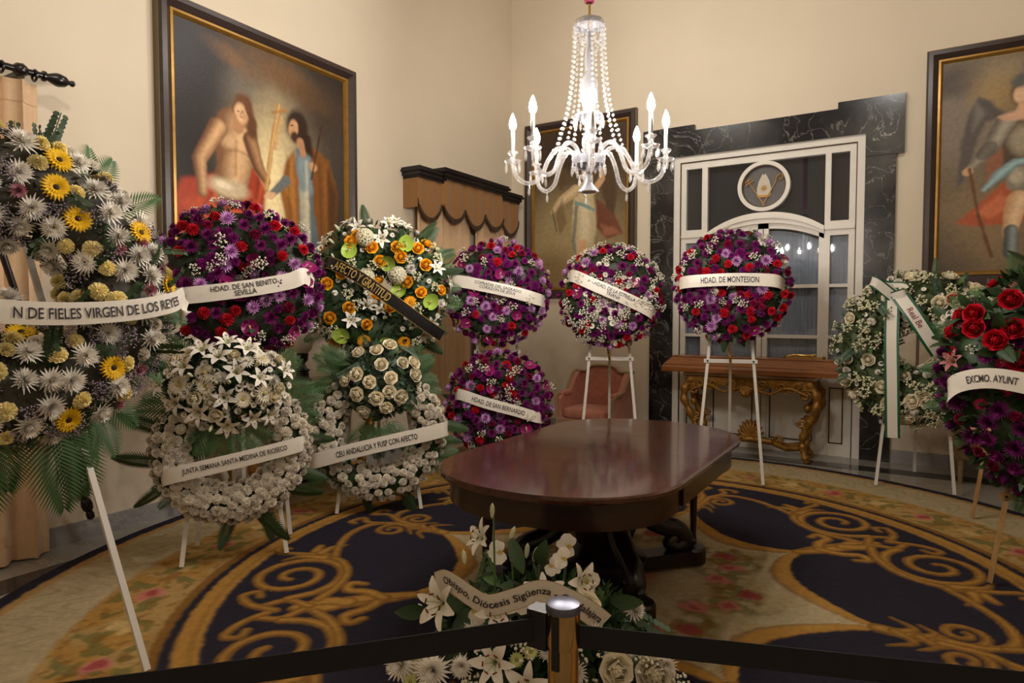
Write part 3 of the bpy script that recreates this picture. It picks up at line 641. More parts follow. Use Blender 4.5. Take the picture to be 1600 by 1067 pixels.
def paint_warrior(a0, a1, z0, z1):
    p = Paint(a0, a1, z0, z1, (112, 96, 74))
    p.ell((.4, 3.6), (.45, .5), (134, 122, 106), 0, .6, .9); p.ell((.35, 3.95), (.3, .15), (72, 62, 58), 0, .6, .8); p.ell((.75, 3.95), (.3, .2), (160, 142, 112), 0, .7, .8); p.ell((.65, 3.75), (.2, .2), (170, 140, 88), 0, .7, .7); p.ell((.3, 2.2), (.25, .35), (64, 58, 50), 0, .6, .9); p.ell((1.2, 3.2), (.4, .9), (96, 80, 60), 0, .7, .8); p.ell((.6, 2.5), (.4, .4), (146, 120, 86), 0, .8, .7)
    p.poly([(.5, 3.78), (.6, 3.72), (.72, 3.56), (.55, 3.5), (.46, 3.2), (.4, 2.95), (.34, 2.88), (.36, 3.3), (.42, 3.62)], (92, 84, 80), .025); p.poly([(.48, 3.74), (.56, 3.6), (.46, 3.45)], (140, 132, 122), .04, .7)
    p.poly([(1.1, 3.7), (1.4, 3.9), (1.5, 3.4), (1.2, 3.3)], (92, 84, 78), .04)
    p.poly([(.34, 2.53), (.5, 2.68), (.72, 2.9), (1.0, 2.85), (1.05, 2.55), (.8, 2.5), (.5, 2.48)], (176, 88, 54), .02); p.poly([(.5, 2.62), (.7, 2.8), (.8, 2.66), (.6, 2.55)], (206, 118, 80), .03, .8)
    p.poly([(.56, 3.25), (.72, 3.3), (.74, 2.98), (.6, 2.85)], (150, 96, 68), .03, .9)
    p.poly([(.68, 3.5), (.95, 3.5), (.98, 3.0), (.72, 2.98)], (86, 70, 56), .02); p.ell((.86, 3.3), (.11, .14), (180, 166, 140), 0, .5, .8)
    p.poly([(.72, 3.08), (.95, 3.1), (.96, 2.82), (.86, 2.74), (.74, 2.84)], (136, 126, 110), .015); p.ell((.83, 2.95), (.06, .08), (196, 184, 160), 0, .6, .8)
    p.cap([(.56, 2.84), (.68, 2.98), (.8, 3.08), (.95, 3.1)], [.02, .05, .04, .03], (116, 146, 152), (164, 190, 190))
    p.cap([(.72, 3.48), (.62, 3.28), (.52, 3.15), (.44, 3.07)], [.09, .075, .05, .03], (108, 100, 90), (176, 166, 146)); p.cap([(.55, 3.2), (.6, 3.26)], .06, (84, 78, 72), None, .7); p.ell((.43, 3.04), (.045, .04), (206, 160, 118), 0, .3)
    p.cap([(.44, 3.06), (.52, 2.6), (.64, 2.18)], .014, (104, 66, 38)); p.cap([(.84, 2.72), (.8, 2.55), (.78, 2.4)], [.09, .075, .06], (198, 154, 112), (232, 198, 156)); p.cap([(.79, 2.42), (.79, 2.2)], .06, (78, 82, 82), (140, 146, 142)); p.cap([(1.0, 2.75), (1.08, 2.5), (1.06, 2.2)], [.09, .07, .05], (180, 136, 98), (214, 176, 134))
    p.ell((.86, 3.76), (.11, .13), (106, 78, 52), 0, .3); p.ell((.84, 3.74), (.065, .085), (228, 188, 148), 0, .25); p.ell((.86, 3.88), (.1, .07), (96, 96, 92), .2, .4); p.ell((.9, 4.0), (.06, .08), (120, 118, 112), .3, .5); p.cap([(.86, 3.63), (.84, 3.55)], .045, (216, 172, 130)); p.poly([(.66, 3.55), (.86, 3.6), (1.0, 3.52), (.95, 3.48), (.7, 3.5)], (216, 170, 140), .02)
    p.cap([(1.0, 3.5), (1.25, 3.6), (1.3, 3.9)], [.08, .06, .04], (150, 138, 118), (206, 196, 172)); p.cap([(1.3, 3.8), (1.2, 4.1)], .012, (190, 190, 186))
    return p
framed('large painting of a bare-shouldered seated figure in red and a bearded standing figure', 2.90, 4.955, 1.62, 4.075, 'L', paint_two)
framed('tall painting of a pale-robed angel behind the crystal chandelier', -4.745, -3.10, 1.835, 4.243, 'B', paint_angel)
framed('painting of a winged armoured figure with red cloak behind the red rose wreath', .057, 1.70, 1.90, 4.288, 'B', paint_warrior)

# ------------------------------------------------------------------ extending table
TX, TY, TZ, HW, HL = -1.57, 3.6, .78, .655, 1.13
tab = thing('dining_table', 'polished dark mahogany oval extending table on carved scroll-foot pedestal', 'table', (TX, TY, .022))
def tab_outline(y, hw, hl):
    s = hl - hw * .86
    if abs(y) <= s: return hw
    t = (abs(y) - s) / (hl - s); return hw * max(0., 1 - t ** 2.15) ** (1 / 2.15)
def leaf_poly(ya, yb, hw, hl, n=16):
    ys = [ya + (yb - ya) * i / n for i in range(n + 1)]
    if ya <= -hl + 1e-6: ys = [-hl + (yb + hl) * (1 - math.cos(PI / 2 * i / n)) for i in range(n + 1)]
    if yb >= hl - 1e-6: ys = [ya + (hl - ya) * math.sin(PI / 2 * i / n) for i in range(n + 1)]
    return [(tab_outline(y, hw, hl), y) for y in ys] + [(-tab_outline(y, hw, hl), y) for y in ys[::-1]]
cuts = [-HL, -.46, 0., .46, HL]
for i in range(4):
    ya, yb = cuts[i] + (.0015 if i else 0), cuts[i + 1] - (.0015 if i < 3 else 0)
    mb = MB(); lo = leaf_poly(ya, yb, HW - .012, HL - .012) ; mid = leaf_poly(ya, yb, HW, HL); n = len(mid); rings = []
    lo = [(a * (HW - .014) / HW, max(ya, min(yb, b))) for a, b in mid]
    for P, z in ((lo, TZ - .034), (mid, TZ - .026), (mid, TZ - .008), (lo, TZ)): rings.append([mb.vert((a, b, z)) for a, b in P])
    for k in range(3):
        for j in range(n): mb.face((rings[k][j], rings[k][(j + 1) % n], rings[k + 1][(j + 1) % n], rings[k + 1][j]))
    mb.face(rings[0][::-1]); mb.face(rings[3]); build('table_leaf', mb, M_MAHOG, tab, True, 25)
for sgn in (-1, 1):
    ys = [.47 + (HL - .06 - .47) * math.sin(PI / 2 * i / 16) for i in range(17)]
    O = [(tab_outline(y, HW - .05, HL - .06), y) for y in ys]; O = O + [(-a, b) for a, b in O[::-1][1:]]
    mb = MB(); n = len(O); sc = .965
    for z in (TZ - .17, TZ - .034):
        for k in (1, sc):
            for a, b in O: mb.vert((a * k, sgn * (b * k if k == 1 else .47 + (b - .47) * .95), z))
    for j in range(n - 1):
        mb.face((j, j + 1, 2 * n + j + 1, 2 * n + j)); mb.face((n + j, 3 * n + j, 3 * n + j + 1, n + j + 1)); mb.face((j, n + j, n + j + 1, j + 1))
    mb.face((0, 2 * n, 3 * n, n)); mb.face((n - 1, 2 * n - 1, 4 * n - 1, 3 * n - 1)); build('end_apron', mb, M_MAHOGD, tab, True, 40)
    build('side_apron', MB().box(sgn * (HW - .05) - .014, sgn * (HW - .05) + .014, -.44, .44, TZ - .15, TZ - .034), M_MAHOGD, tab, False)
    build('slide_rail', MB().box(sgn * .25 - .04, sgn * .25 + .04, -.95, .95, TZ - .12, TZ - .036), M_EBONY, tab, False)
    # plain support leg under each end
    build('support_leg', MB().lathe([(.022, .0), (.026, .02), (.02, .1), (.03, .5), (.034, TZ - .1)], 10, (-sgn * -.32 if sgn > 0 else -.32, sgn * .78, 0)), M_MAHOGD, tab)
col = MB().lathe([(.26, .1), (.26, .14), (.2, .17), (.17, .22), (.2, .3), (.23, .4), (.2, .5), (.14, .56), (.18, .6), (.24, .64), (.3, .66)], 12)
build('pedestal_column', col, M_EBONY, tab, True, 50)
for sx in (-1, 1):
    for sy in (-1, 1):
        d = Vector((sx * .66, sy * .75, 0)).normalized()
        P = catmull([d * .1 + Vector((0, 0, .46)), d * .2 + Vector((0, 0, .44)), d * .3 + Vector((0, 0, .33)), d * .40 + Vector((0, 0, .27)), d * .5 + Vector((0, 0, .24)), d * .56 + Vector((0, 0, .17)), d * .5 + Vector((0, 0, .125)), d * .45 + Vector((0, 0, .16)), d * .49 + Vector((0, 0, .19))], 6)
        leg = MB().tube(P, [.075 - .035 * i / (len(P) - 1) for i in range(len(P))], 10)
        leg.tube(spiral(d * .22 + Vector((0, 0, .50)), .06, .015, 1.3, -PI / 2, d, (0, 0, 1), 18), .028, 8)
        lg = build('scroll_leg', leg, M_EBONY, tab, True, 60)
        q = d.cross(Vector((0, 0, 1))) * .06
        ft = MB().bar(d * .12 + Vector((0, 0, .062)), d * .66 + Vector((0, 0, .062)), .13, .085)
        ft.lathe([(.075, 0.016), (.08, .03), (.08, .1), (.07, .115)], 14, d * .62)
        build('foot_block', ft, M_EBONY, lg, False)
        build('leaf_carving', MB().lathe([(.0, 0), (.03, .015), (.035, .04), (.02, .06), (0, .065)], 10, d * .6 + Vector((0, 0, .115))), M_EBONY, lg)

# ------------------------------------------------------------------ chandelier
CX, CY = -1.70, 3.645
ch = thing('chandelier', 'crystal chandelier with eight lit candle arms and hanging bead chains', 'chandelier', (CX, CY, 2.33))
Z0 = 2.33
def cz(z): return z - Z0
build('ceiling_rod', MB().tube([(0, 0, cz(3.3)), (0, 0, cz(7.0))], .008, 8), M_BRASS, ch)
build('silk_sleeve', MB().lathe([(.006, cz(3.455)), (.03, cz(3.465)), (.042, cz(3.51)), (.045, cz(6.8)), (.02, cz(6.84))], 12), M_REDCAP, ch)
build('top_dish', MB().lathe([(.012, cz(3.37)), (.05, cz(3.372)), (.085, cz(3.355)), (.098, cz(3.325)), (.096, cz(3.318)), (.08, cz(3.345)), (.012, cz(3.36))], 20), M_FROST, ch)
build('glass_shaft', MB().lathe([(.012, cz(3.32)), (.016, cz(3.2)), (.03, cz(3.12)), (.02, cz(3.06)), (.034, cz(3.04)), (.055, cz(2.98)), (.052, cz(2.9)), (.036, cz(2.84)), (.05, cz(2.82)), (.085, cz(2.8)), (.09, cz(2.785)), (.03, cz(2.77)), (.02, cz(2.7)), (.03, cz(2.62)), (.02, cz(2.55))], 18), M_FROST, ch)
build('arm_bowl', MB().lathe([(.02, cz(2.47)), (.06, cz(2.475)), (.095, cz(2.5)), (.105, cz(2.54)), (.1, cz(2.552)), (.02, cz(2.555))], 20), M_FROST, ch)
build('bottom_bell', MB().lathe([(.014, cz(2.47)), (.018, cz(2.42)), (.03, cz(2.38)), (.062, cz(2.345)), (.066, cz(2.34)), (.05, cz(2.338)), (.012, cz(2.36))], 18), M_FROST, ch)
def drop_mesh():
    mb = MB().lathe([(.0, 0), (.005, -.004), (.006, -.01), (.003, -.014)], 6); mb.lathe([(.0015, -.014), (.008, -.022), (.0095, -.05), (.0, -.068)], 6); return mb.mesh('crystal_drop', M_CRYS, False)
DROP = drop_mesh()
pan = MB().lathe([(.006, -.012), (.02, -.008), (.046, .004), (.052, .012), (.048, .012), (.02, .0)], 16).mesh('drip_pan', M_CRYS)
cup = MB().lathe([(.01, 0), (.016, .012), (.014, .03), (.02, .05), (.034, .062), (.032, .066), (.012, .05)], 14).mesh('candle_cup', M_CRYS)
cand = MB().lathe([(.0115, .045), (.0115, .19), (.009, .195)], 12).mesh('candle_sleeve', M_CANDLE)
bulb = MB().lathe([(.007, .195), (.018, .21), (.0225, .23), (.018, .256), (.009, .282), (.001, .298)], 10).mesh('bulb', M_BULB)
for k in range(8):
    a = R_(31.623) + PI / 2 + R_(-4 + 45 * k); d = Vector((math.cos(a), math.sin(a), 0)); up = Vector((0, 0, 1))
    P = catmull([d * .07 + up * cz(2.53), d * .12 + up * cz(2.595), d * .19 + up * cz(2.60), d * .245 + up * cz(2.53), d * .29 + up * cz(2.43), d * .36 + up * cz(2.395), d * .43 + up * cz(2.43), d * .46 + up * cz(2.515)], 5)
    am = build('arm', MB().tube(P, .0135, 8), M_CRYS, ch)
    e = d * .46 + up * cz(2.52)
    for nm, me in (('drip_pan', pan), ('candle_cup', cup), ('candle_sleeve', cand), ('bulb', bulb)): link(nm, me, am, e)
    for j in range(6):
        b = 2 * PI * j / 6; link('crystal_drop', DROP, am, e + Vector((.046 * math.cos(b), .046 * math.sin(b), .004)))
    link('crystal_drop', DROP, am, d * .36 + up * cz(2.385))
for j in range(16):
    b = 2 * PI * j / 16; link('crystal_drop', DROP, ch, Vector((.1 * math.cos(b), .1 * math.sin(b), cz(2.5 if j % 2 else 2.53))))
for j in range(12):
    b = 2 * PI * j / 12; link('crystal_drop', DROP, ch, Vector((.092 * math.cos(b), .092 * math.sin(b), cz(3.32))))
    link('crystal_drop', DROP, ch, Vector((.088 * math.cos(b), .088 * math.sin(b), cz(2.79))))
for j in range(10):
    b = 2 * PI * (j + .5) / 10; d = Vector((math.cos(b), math.sin(b), 0)); mb = MB()
    P = catmull([d * .092 + Vector((0, 0, cz(3.33))), d * .1 + Vector((0, 0, cz(3.1))), d * .13 + Vector((0, 0, cz(2.85))), d * .2 + Vector((0, 0, cz(2.61)))], 8)
    for p in P:
        mb.lathe([(0, -.012), (.008, -.006), (.011, 0), (.008, .006), (0, .012)], 6, p)
    build('bead_chain', mb, M_CRYS, ch, False)
for j in range(6):
    b = 2 * PI * j / 6; d = Vector((math.cos(b), math.sin(b), 0)); d2 = Vector((math.cos(b + PI / 3), math.sin(b + PI / 3), 0)); mb = MB()
    for p in catmull([d * .095 + Vector((0, 0, cz(3.32))), (d + d2) * .05 + Vector((0, 0, cz(3.2))), d2 * .095 + Vector((0, 0, cz(3.32)))], 8): mb.lathe([(0, -.01), (.009, 0), (0, .01)], 6, p)
    build('bead_swag', mb, M_CRYS, ch, False)

# ------------------------------------------------------------------ gilt console tables
def make_console(label, loc, rz, W=1.42, D=.52, H=.93, group=None):
    t = thing('console_table', label, 'console table', loc, rz, group)
    top = MB(); n = 24
    def outl(k, ins): # serpentine front
        u = -1 + 2 * k / n; return (u * (W / 2 - ins), -D / 2 + ins - .03 * math.cos(u * PI * 1.5) * (1 - abs(u) ** 6))
    fr_ = [outl(k, 0) for k in range(n + 1)]; fi = [outl(k, .02) for k in range(n + 1)]
    poly = lambda P: P + [(W / 2, D / 2), (-W / 2, D / 2)]
    rings = []
    for P, z in ((poly(fi), H - .05), (poly(fr_), H - .03), (poly(fr_), H - .008), (poly(fi), H)): rings.append([top.vert((a, b, z)) for a, b in P])
    m = len(rings[0])
    for k in range(3):
        for j in range(m): top.face((rings[k][j], rings[k][(j + 1) % m], rings[k + 1][(j + 1) % m], rings[k + 1][j]))
    top.face(rings[0][::-1]); top.face(rings[3]); build('marble_top', top, marble('brown_marble', (116, 84, 52), (170, 140, 100), 4, .06, .2, .6), t, True, 30)
    ap = MB(); k = 40
    def low(x):
        u = x / (W / 2); return H - .05 - .07 - .09 * math.exp(-(u / .22) ** 2) - .03 * abs(math.sin(u * 9)) - .05 * math.exp(-((abs(u) - .62) / .12) ** 2)
    xs = [-W / 2 + .05 + (W - .1) * i / k for i in range(k + 1)]
    ap.strip([(x, H - .05) for x in xs], [(x, low(x)) for x in xs], -D / 2 + .02, -D / 2 + .05)
    for s in (-1, 1):
        ap.box(s * (W / 2 - .05) - .015, s * (W / 2 - .05) + .015, -D / 2 + .04, D / 2, H - .15, H - .05)
        for cxx, r0, a0 in ((.16, .055, 0), (.36, .05, PI), (.52, .045, 0)):
            ap.tube(spiral((s * cxx, -D / 2 + .005, H - .12), r0, .012, 1.4, a0, (s, 0, 0), (0, 0, 1), 18), [.016 - .006 * i / 18 for i in range(19)], 7)
        ap.tube(catmull([(s * .1, -D / 2, H - .16), (s * .25, -D / 2 - .01, H - .2), (s * .42, -D / 2, H - .13), (s * .6, -D / 2 + .01, H - .19)], 5), .015, 7)
    for j in range(9):
        a = PI * (j + .5) / 9 + PI; ap.tube([(0, -D / 2 - .01, H - .13), (.06 * math.cos(a), -D / 2 - .03, H - .15 + .075 * math.sin(a)), (.085 * math.cos(a), -D / 2 - .015, H - .15 + .11 * math.sin(a))], [.012, .018, .006], 6)
    build('carved_apron', ap, M_GOLD, t, True, 50)
    for s in (-1, 1):
        for f in (-1, 1):
            y = f * (D / 2 - .07)
            P = catmull([(s * (W / 2 - .09), y, H - .07), (s * (W / 2 - .02), y + f * .02, H - .17), (s * (W / 2 - .0), y + f * .03, H - .3), (s * (W / 2 - .06), y, H - .46), (s * (W / 2 - .13), y - f * .03, H - .64), (s * (W / 2 - .14), y - f * .04, .16), (s * (W / 2 - .11), y, .05), (s * (W / 2 - .09), y + f * .01, .0)], 5)
            kk = len(P); rad = [.05 - .022 * (i / (kk - 1)) + .010 * math.sin(i * 1.3) for i in range(kk)]; rad[-1] = .03; rad[-2] = .034
            lg = MB().tube(P, rad, 9)
            lg.tube(spiral((s * (W / 2 - .11), y + f * .02, H - .21), .055, .012, 1.3, 0, (s, 0, 0), (0, 0, 1), 16), .016, 7)
            lg.tube(spiral((s * (W / 2 - .15), y, H - .50), .05, .012, 1.2, PI, (s, 0, 0), (0, 0, 1), 16), .014, 7)
            for z in (.16, .36, .58): lg.lathe([(.0, -.05), (.03, -.02), (.042, .01), (.03, .035), (0, .05)], 8, (s * (W / 2 - .135 + (z - .2) * .1), y - f * .03, z))
            build('cabriole_leg', lg, M_GOLD, t, True, 60)
    sr = MB()
    for s in (-1, 1):
        for f in (-1, 1): sr.tube(catmull([(s * (W / 2 - .14), f * (D / 2 - .1), .15), (s * .38, f * .08, .12), (s * .22, 0, .16), (0, 0, .17)], 5), [.03] * 8 + [.036] * 8, 8)
        sr.tube(spiral((s * .3, -.04, .2), .06, .014, 1.3, PI, (s, 0, 0), (0, 0, 1), 16), .018, 7)
    build('stretcher', sr, M_GOLD, t, True, 60)
    sh = MB()
    for j in range(11):
        a = PI * j / 10; sh.tube([(0, 0, .17), (.10 * math.cos(a), -.02, .19 + .14 * math.sin(a)), (.15 * math.cos(a), .0, .2 + .2 * math.sin(a))], [.02, .03, .012], 6)
    build('shell_ornament', sh, M_GOLD, t, True, 60)
    return t
make_console('gilt carved console table under the wooden coffin lid', (-1.57, 7.76, 0), 0, group=None)
make_console('gilt console table behind the white wreaths, with the globe lamp on it', (XL + .31, 4.0, .022), R_(90), 1.5, .5, .97)
lamp = thing('globe_lamp', 'small dark urn-based lamp with opal glass globe on the gilt console', 'lamp', (XL + .30, 4.03, .993))
build('urn_base', MB().lathe([(.085, 0), (.085, .02), (.06, .035), (.055, .09), (.075, .1), (.04, .12), (.022, .16), (.05, .19), (.055, .25), (.05, .255)], 18), M_BLACKW, lamp)
build('glass_globe', MB().lathe([(.05, .255), (.085, .29), (.105, .35), (.1, .41), (.07, .46), (.045, .49), (.045, .53)], 20), M_GLOBE, lamp)

# coffin lid on the console
lid = thing('coffin_lid', 'brown wooden coffin lid laid across the gilt console', 'coffin lid', (-1.50, 7.76, .9305))
def lid_prof(W, L, z, ox=0): return [(-L / 2 + ox, -W / 2), (L / 2 - ox, -W / 2), (L / 2 - ox, W / 2), (-L / 2 + ox, W / 2)]
mb = MB(); LL, WW = 2.08, .54; rings = []
for ins, z in ((0, 0), (0, .05), (.02, .075), (.02, .085), (.085, .15), (.095, .16), (.095, .175), (.12, .185)):
    rings.append([mb.vert((x, y, z)) for x, y in ((-LL / 2 + ins, -WW / 2 + ins), (LL / 2 - ins, -WW / 2 + ins), (LL / 2 - ins, WW / 2 - ins), (-LL / 2 + ins, WW / 2 - ins))])
for k in range(len(rings) - 1):
    for j in range(4): mb.face((rings[k][j], rings[k][(j + 1) % 4], rings[k + 1][(j + 1) % 4], rings[k + 1][j]))
mb.face(rings[0][::-1]); mb.face(rings[-1]); build('lid_body', mb, M_COFFIN, lid, False)
cf = MB().bar((.28, -.02, .195), (.68, -.02, .195), .018, .018).bar((.56, -.13, .195), (.56, .09, .195), .018, .018)
cf.tube(catmull([(.32, -.02, .205), (.4, -.03, .22), (.5, -.02, .215), (.6, -.02, .225)], 5), .014, 7)
for x in (.28, .68): cf.lathe([(0, -.02), (.018, -.008), (.02, .006), (0, .02)], 8, (x, -.02, .2))
build('brass_crucifix', cf, M_BRASS, lid, True, 50)

# ------------------------------------------------------------------ bergere armchairs
def make_chair(label, loc, rz):
    t = thing('armchair', label, 'armchair', loc, rz, None)
    rb = lambda x0, x1, y0, y1, z0, z1, r=.04: MB().grid(lambda u, v: (0, 0, 0), 1, 1)
    def cushion(x0, x1, y0, y1, z0, z1, p=5, n=10):
        mb = MB(); cx, cy, cz_ = (x0 + x1) / 2, (y0 + y1) / 2, (z0 + z1) / 2; hx, hy, hz = (x1 - x0) / 2, (y1 - y0) / 2, (z1 - z0) / 2
        def sp(u, v):
            th, ph = u * 2 * PI, (v - .5) * PI; e = 2 / p
            f = lambda c: math.copysign(abs(c) ** e, c)
            return (cx + hx * f(math.cos(ph)) * f(math.cos(th)), cy + hy * f(math.cos(ph)) * f(math.sin(th)), cz_ + hz * f(math.sin(ph)))
        return mb.grid(sp, 28, 12)
    build('seat_frame', MB().box(-.34, .34, -.33, .3, .26, .33), M_PINK, t, False)
    build('seat_rail', MB().box(-.36, .36, -.35, -.33, .24, .32), M_CHWOOD, t, False)
    build('seat_cushion', cushion(-.31, .31, -.34, .22, .32, .46), M_PINK, t)
    xs = [-.36 + .72 * i / 16 for i in range(17)]
    topz = lambda x: .87 + .08 * max(0, 1 - (abs(x) / .2) ** 4) ** .5 * (1 if abs(x) < .2 else 0)
    bk = MB().strip([(x, topz(x)) for x in xs], [(x, .3) for x in xs], .24, .33); build('backrest', bk, M_PINK, t, True, 30)
    build('back_moulding', MB().tube([(x, .235, topz(x)) for x in xs], .018, 7), M_CHWOOD, t)
    for s in (-1, 1):
        P = [(.3, .87), (.2, .86), (.1, .78), (.02, .68), (-.04, .63), (-.26, .6), (-.31, .56), (-.31, .3), (.3, .3)]
        wg = MB(); n = len(P)
        for x in (s * .31, s * .38):
            for y, z in P: wg.vert((x, y, z))
        wg.face(range(n)); wg.face([n + i for i in range(n)][::-1])
        for i in range(n): wg.face((i, n + i, n + (i + 1) % n, (i + 1) % n))
        build('side_wing', wg, M_PINK, t, False)
        build('wing_moulding', MB().tube(catmull([(s * .385, .3, .87), (s * .385, .2, .86), (s * .385, .1, .78), (s * .385, .02, .68), (s * .38, -.04, .64), (s * .38, -.26, .61), (s * .375, -.32, .56), (s * .36, -.33, .42), (s * .35, -.34, .26)], 4), .02, 7), M_CHWOOD, t)
        build('arm_pad', cushion(s * .345 - .05, s * .345 + .05, -.24, .0, .59, .65, 4), M_PINK, t)
        for y in (-.3, .27): build('leg', MB().lathe([(.014, 0), (.018, .02), (.024, .15), (.03, .26)], 10, (s * .32, y, 0)), M_CHWOOD, t)
    return t
make_chair('rose pink upholstered armchair standing against the wall under the angel painting', (-3.36, 7.42, 0), 0)
make_chair('rose pink armchair hidden behind the red rose wreath, only its legs showing', (.72, 7.72, 0), 0)

# ------------------------------------------------------------------ curtains, rod and pelmet on the left wall
def drape(name, label, ya, yb, z0, z1, x, folds, amp, gather=1., group=None, heading=False):
    t = thing(name, label, 'curtain', (x, (ya + yb) / 2, z0), 0, group)
    yc = (ya + yb) / 2
    def f(u, v, off=0):
        fl = amp * (1 - .35 * v)
        ph = u * folds * 2 * PI + .6 * math.sin(u * 11)
        return (fl * math.sin(ph) + fl * .3 * math.sin(ph * 2.3 + 1) + off, (ya - yc) + (yb - ya) * (u + .006 * math.sin(ph * 2)) , (z1 - z0) * v)
    nu = int(folds * 12)
    build('fabric', MB().grid(lambda u, v: f(u, v), nu, 14), M_CURT, t)
    if heading: build('heading_tape', MB().grid(lambda u, v: tuple(Vector(f(u, .955 + .045 * v, .004))), nu, 2), M_CURT, t)
    return t
drape('curtain', 'beige pleated floor-length curtain hanging from the black rod', .55, 2.06, .015, 3.083, XL + .14, 9, .045, heading=True)
rod = thing('curtain_rod', 'black turned curtain rod with acorn finial above the beige curtain', 'curtain rod', (XL, 1.4, 3.14))
build('pole', MB().tube([(.17, -1.0, 0), (.17, .66, 0)], .021, 12), M_BLACKW, rod)
build('finial', MB().lathe([(.02, 0), (.034, .005), (.034, .02), (.022, .03), (.028, .045), (.042, .08), (.044, .1), (.036, .135), (.02, .155), (.012, .16), (.02, .175), (.02, .187), (.006, .2)], 14, (.17, .66, 0), (0, 1, 0)), M_BLACKW, rod)
for y in (.44, .62): build('ring', MB().tube(spiral((.17, y, -.012), .034, .034, 1, 0, (1, 0, 0), (0, 0, 1), 20), .008, 7, False), M_BLACKW, rod)
bk = MB().bar((0.0, .54, -.03), (.17, .54, -.03), .05, .03); bk.lathe([(.02, 0), (.04, .02), (.044, .05), (.03, .075), (.01, .085)], 12, (.17, .5, 0), (0, 1, 0)); build('bracket', bk, M_BLACKW, rod)
# slanting pole hung from the rod
P0, P1 = Vector((XL + .25, 2.25, .2)), Vector((XL + .25, 1.49, 3.09))
sp = thing('hanging_pole', 'slender black pole hanging slantwise in front of the beige curtain', 'pole', tuple(P0))
dv = P1 - P0
build('shaft', MB().tube([dv * .06, dv], .02, 10), M_BLACKW, sp)
build('turned_end', MB().lathe([(.012, 0), (.024, .012), (.026, .04), (.02, .06), (.032, .08), (.036, .11), (.03, .15), (.022, .16), (.034, .175), (.034, .19), (.02, .2)], 12, (0, 0, 0), dv.normalized()), M_BLACKW, sp)
build('hook', MB().tube(spiral(dv + Vector((-.03, 0, .03)), .035, .035, .8, -PI / 2, (1, 0, 0), (0, 0, 1), 12), .006, 6), M_BLACKW, sp)

pel = thing('pelmet', 'ebonised break-front curtain pelmet with scalloped fringed ochre valance', 'pelmet', (XL, 6.84, 2.75))
ya, yb, zt = -1.08, 1.12, .44
def cornice(mb, y0, y1, z0, dep):
    for dz0, dz1, e in ((0, .03, 0), (.03, .075, .02), (.075, .1, .045), (.1, .125, .03)): mb.box(0, dep + e, y0 - e, y1 + e, z0 + dz0, z0 + dz1)
c = MB(); cornice(c, ya, ya + .46, zt - .05, .24); cornice(c, ya + .42, yb - .42, zt, .28); cornice(c, yb - .46, yb, zt - .05, .24)
build('cornice', c, M_BLACKW, pel, False)
def scallop(y):
    u = (y - ya) / (yb - ya); k = u * 5.0; s = abs(math.sin(k * PI)) ** .7
    return .1 + .13 * (1 - s) * .35 - .15 * s * (1 if int(k) % 2 == 0 else .75)
n = 100
val = MB().grid(lambda u, v: (.215 + .03 * (1 if .2 < u < .8 else 0) + .008 * math.sin(u * 60), ya + (yb - ya) * u, (zt + .01) * v + (1 - v) * scallop(ya + (yb - ya) * u)), n, 6)
val.grid(lambda u, v: (.215 * u, ya, (zt - .04) * v + (1 - v) * .06), 3, 3).grid(lambda u, v: (.215 * u, yb, (zt - .04) * v + (1 - v) * .06), 3, 3)
build('valance', val, M_CURT2, pel)
fg = MB()
for i in range(150):
    u = i / 149; y = ya + (yb - ya) * u; x = .222 + .03 * (1 if .2 < u < .8 else 0); z = scallop(y)
    fg.tube([(x, y, z + .012), (x + .004, y + random.Random(i).uniform(-.004, .004), z - .03), (x, y, z - .05)], [.006, .007, .003], 5)
o = build('bobble_fringe', fg, M_FRINGE, pel); o['kind'] = 'stuff'
drape('curtain', 'beige pleated curtain under the pelmet, nearer the large two figure painting', 5.86, 6.93, .015, 3.10, XL + .12, 8, .04)
drape('curtain', 'beige pleated curtain under the pelmet, on the corner side by the angel painting', 7.02, 7.90, .015, 3.10, XL + .12, 7, .04)
wn = thing('window_1', 'tall white window casement showing between the beige curtains under the pelmet', 'window', (XL, 6.95, 0)); struct(wn)
build('casement', MB().box(.002, .04, -.06, .06, .3, 3.0), M_WHITE, wn, False)
build('window_frame', MB().box(.002, .03, -.9, -.8, .3, 3.0).box(.002, .03, .8, .9, .3, 3.0).box(.002, .03, -.9, .9, 2.9, 3.0), M_WHITE, wn, False)

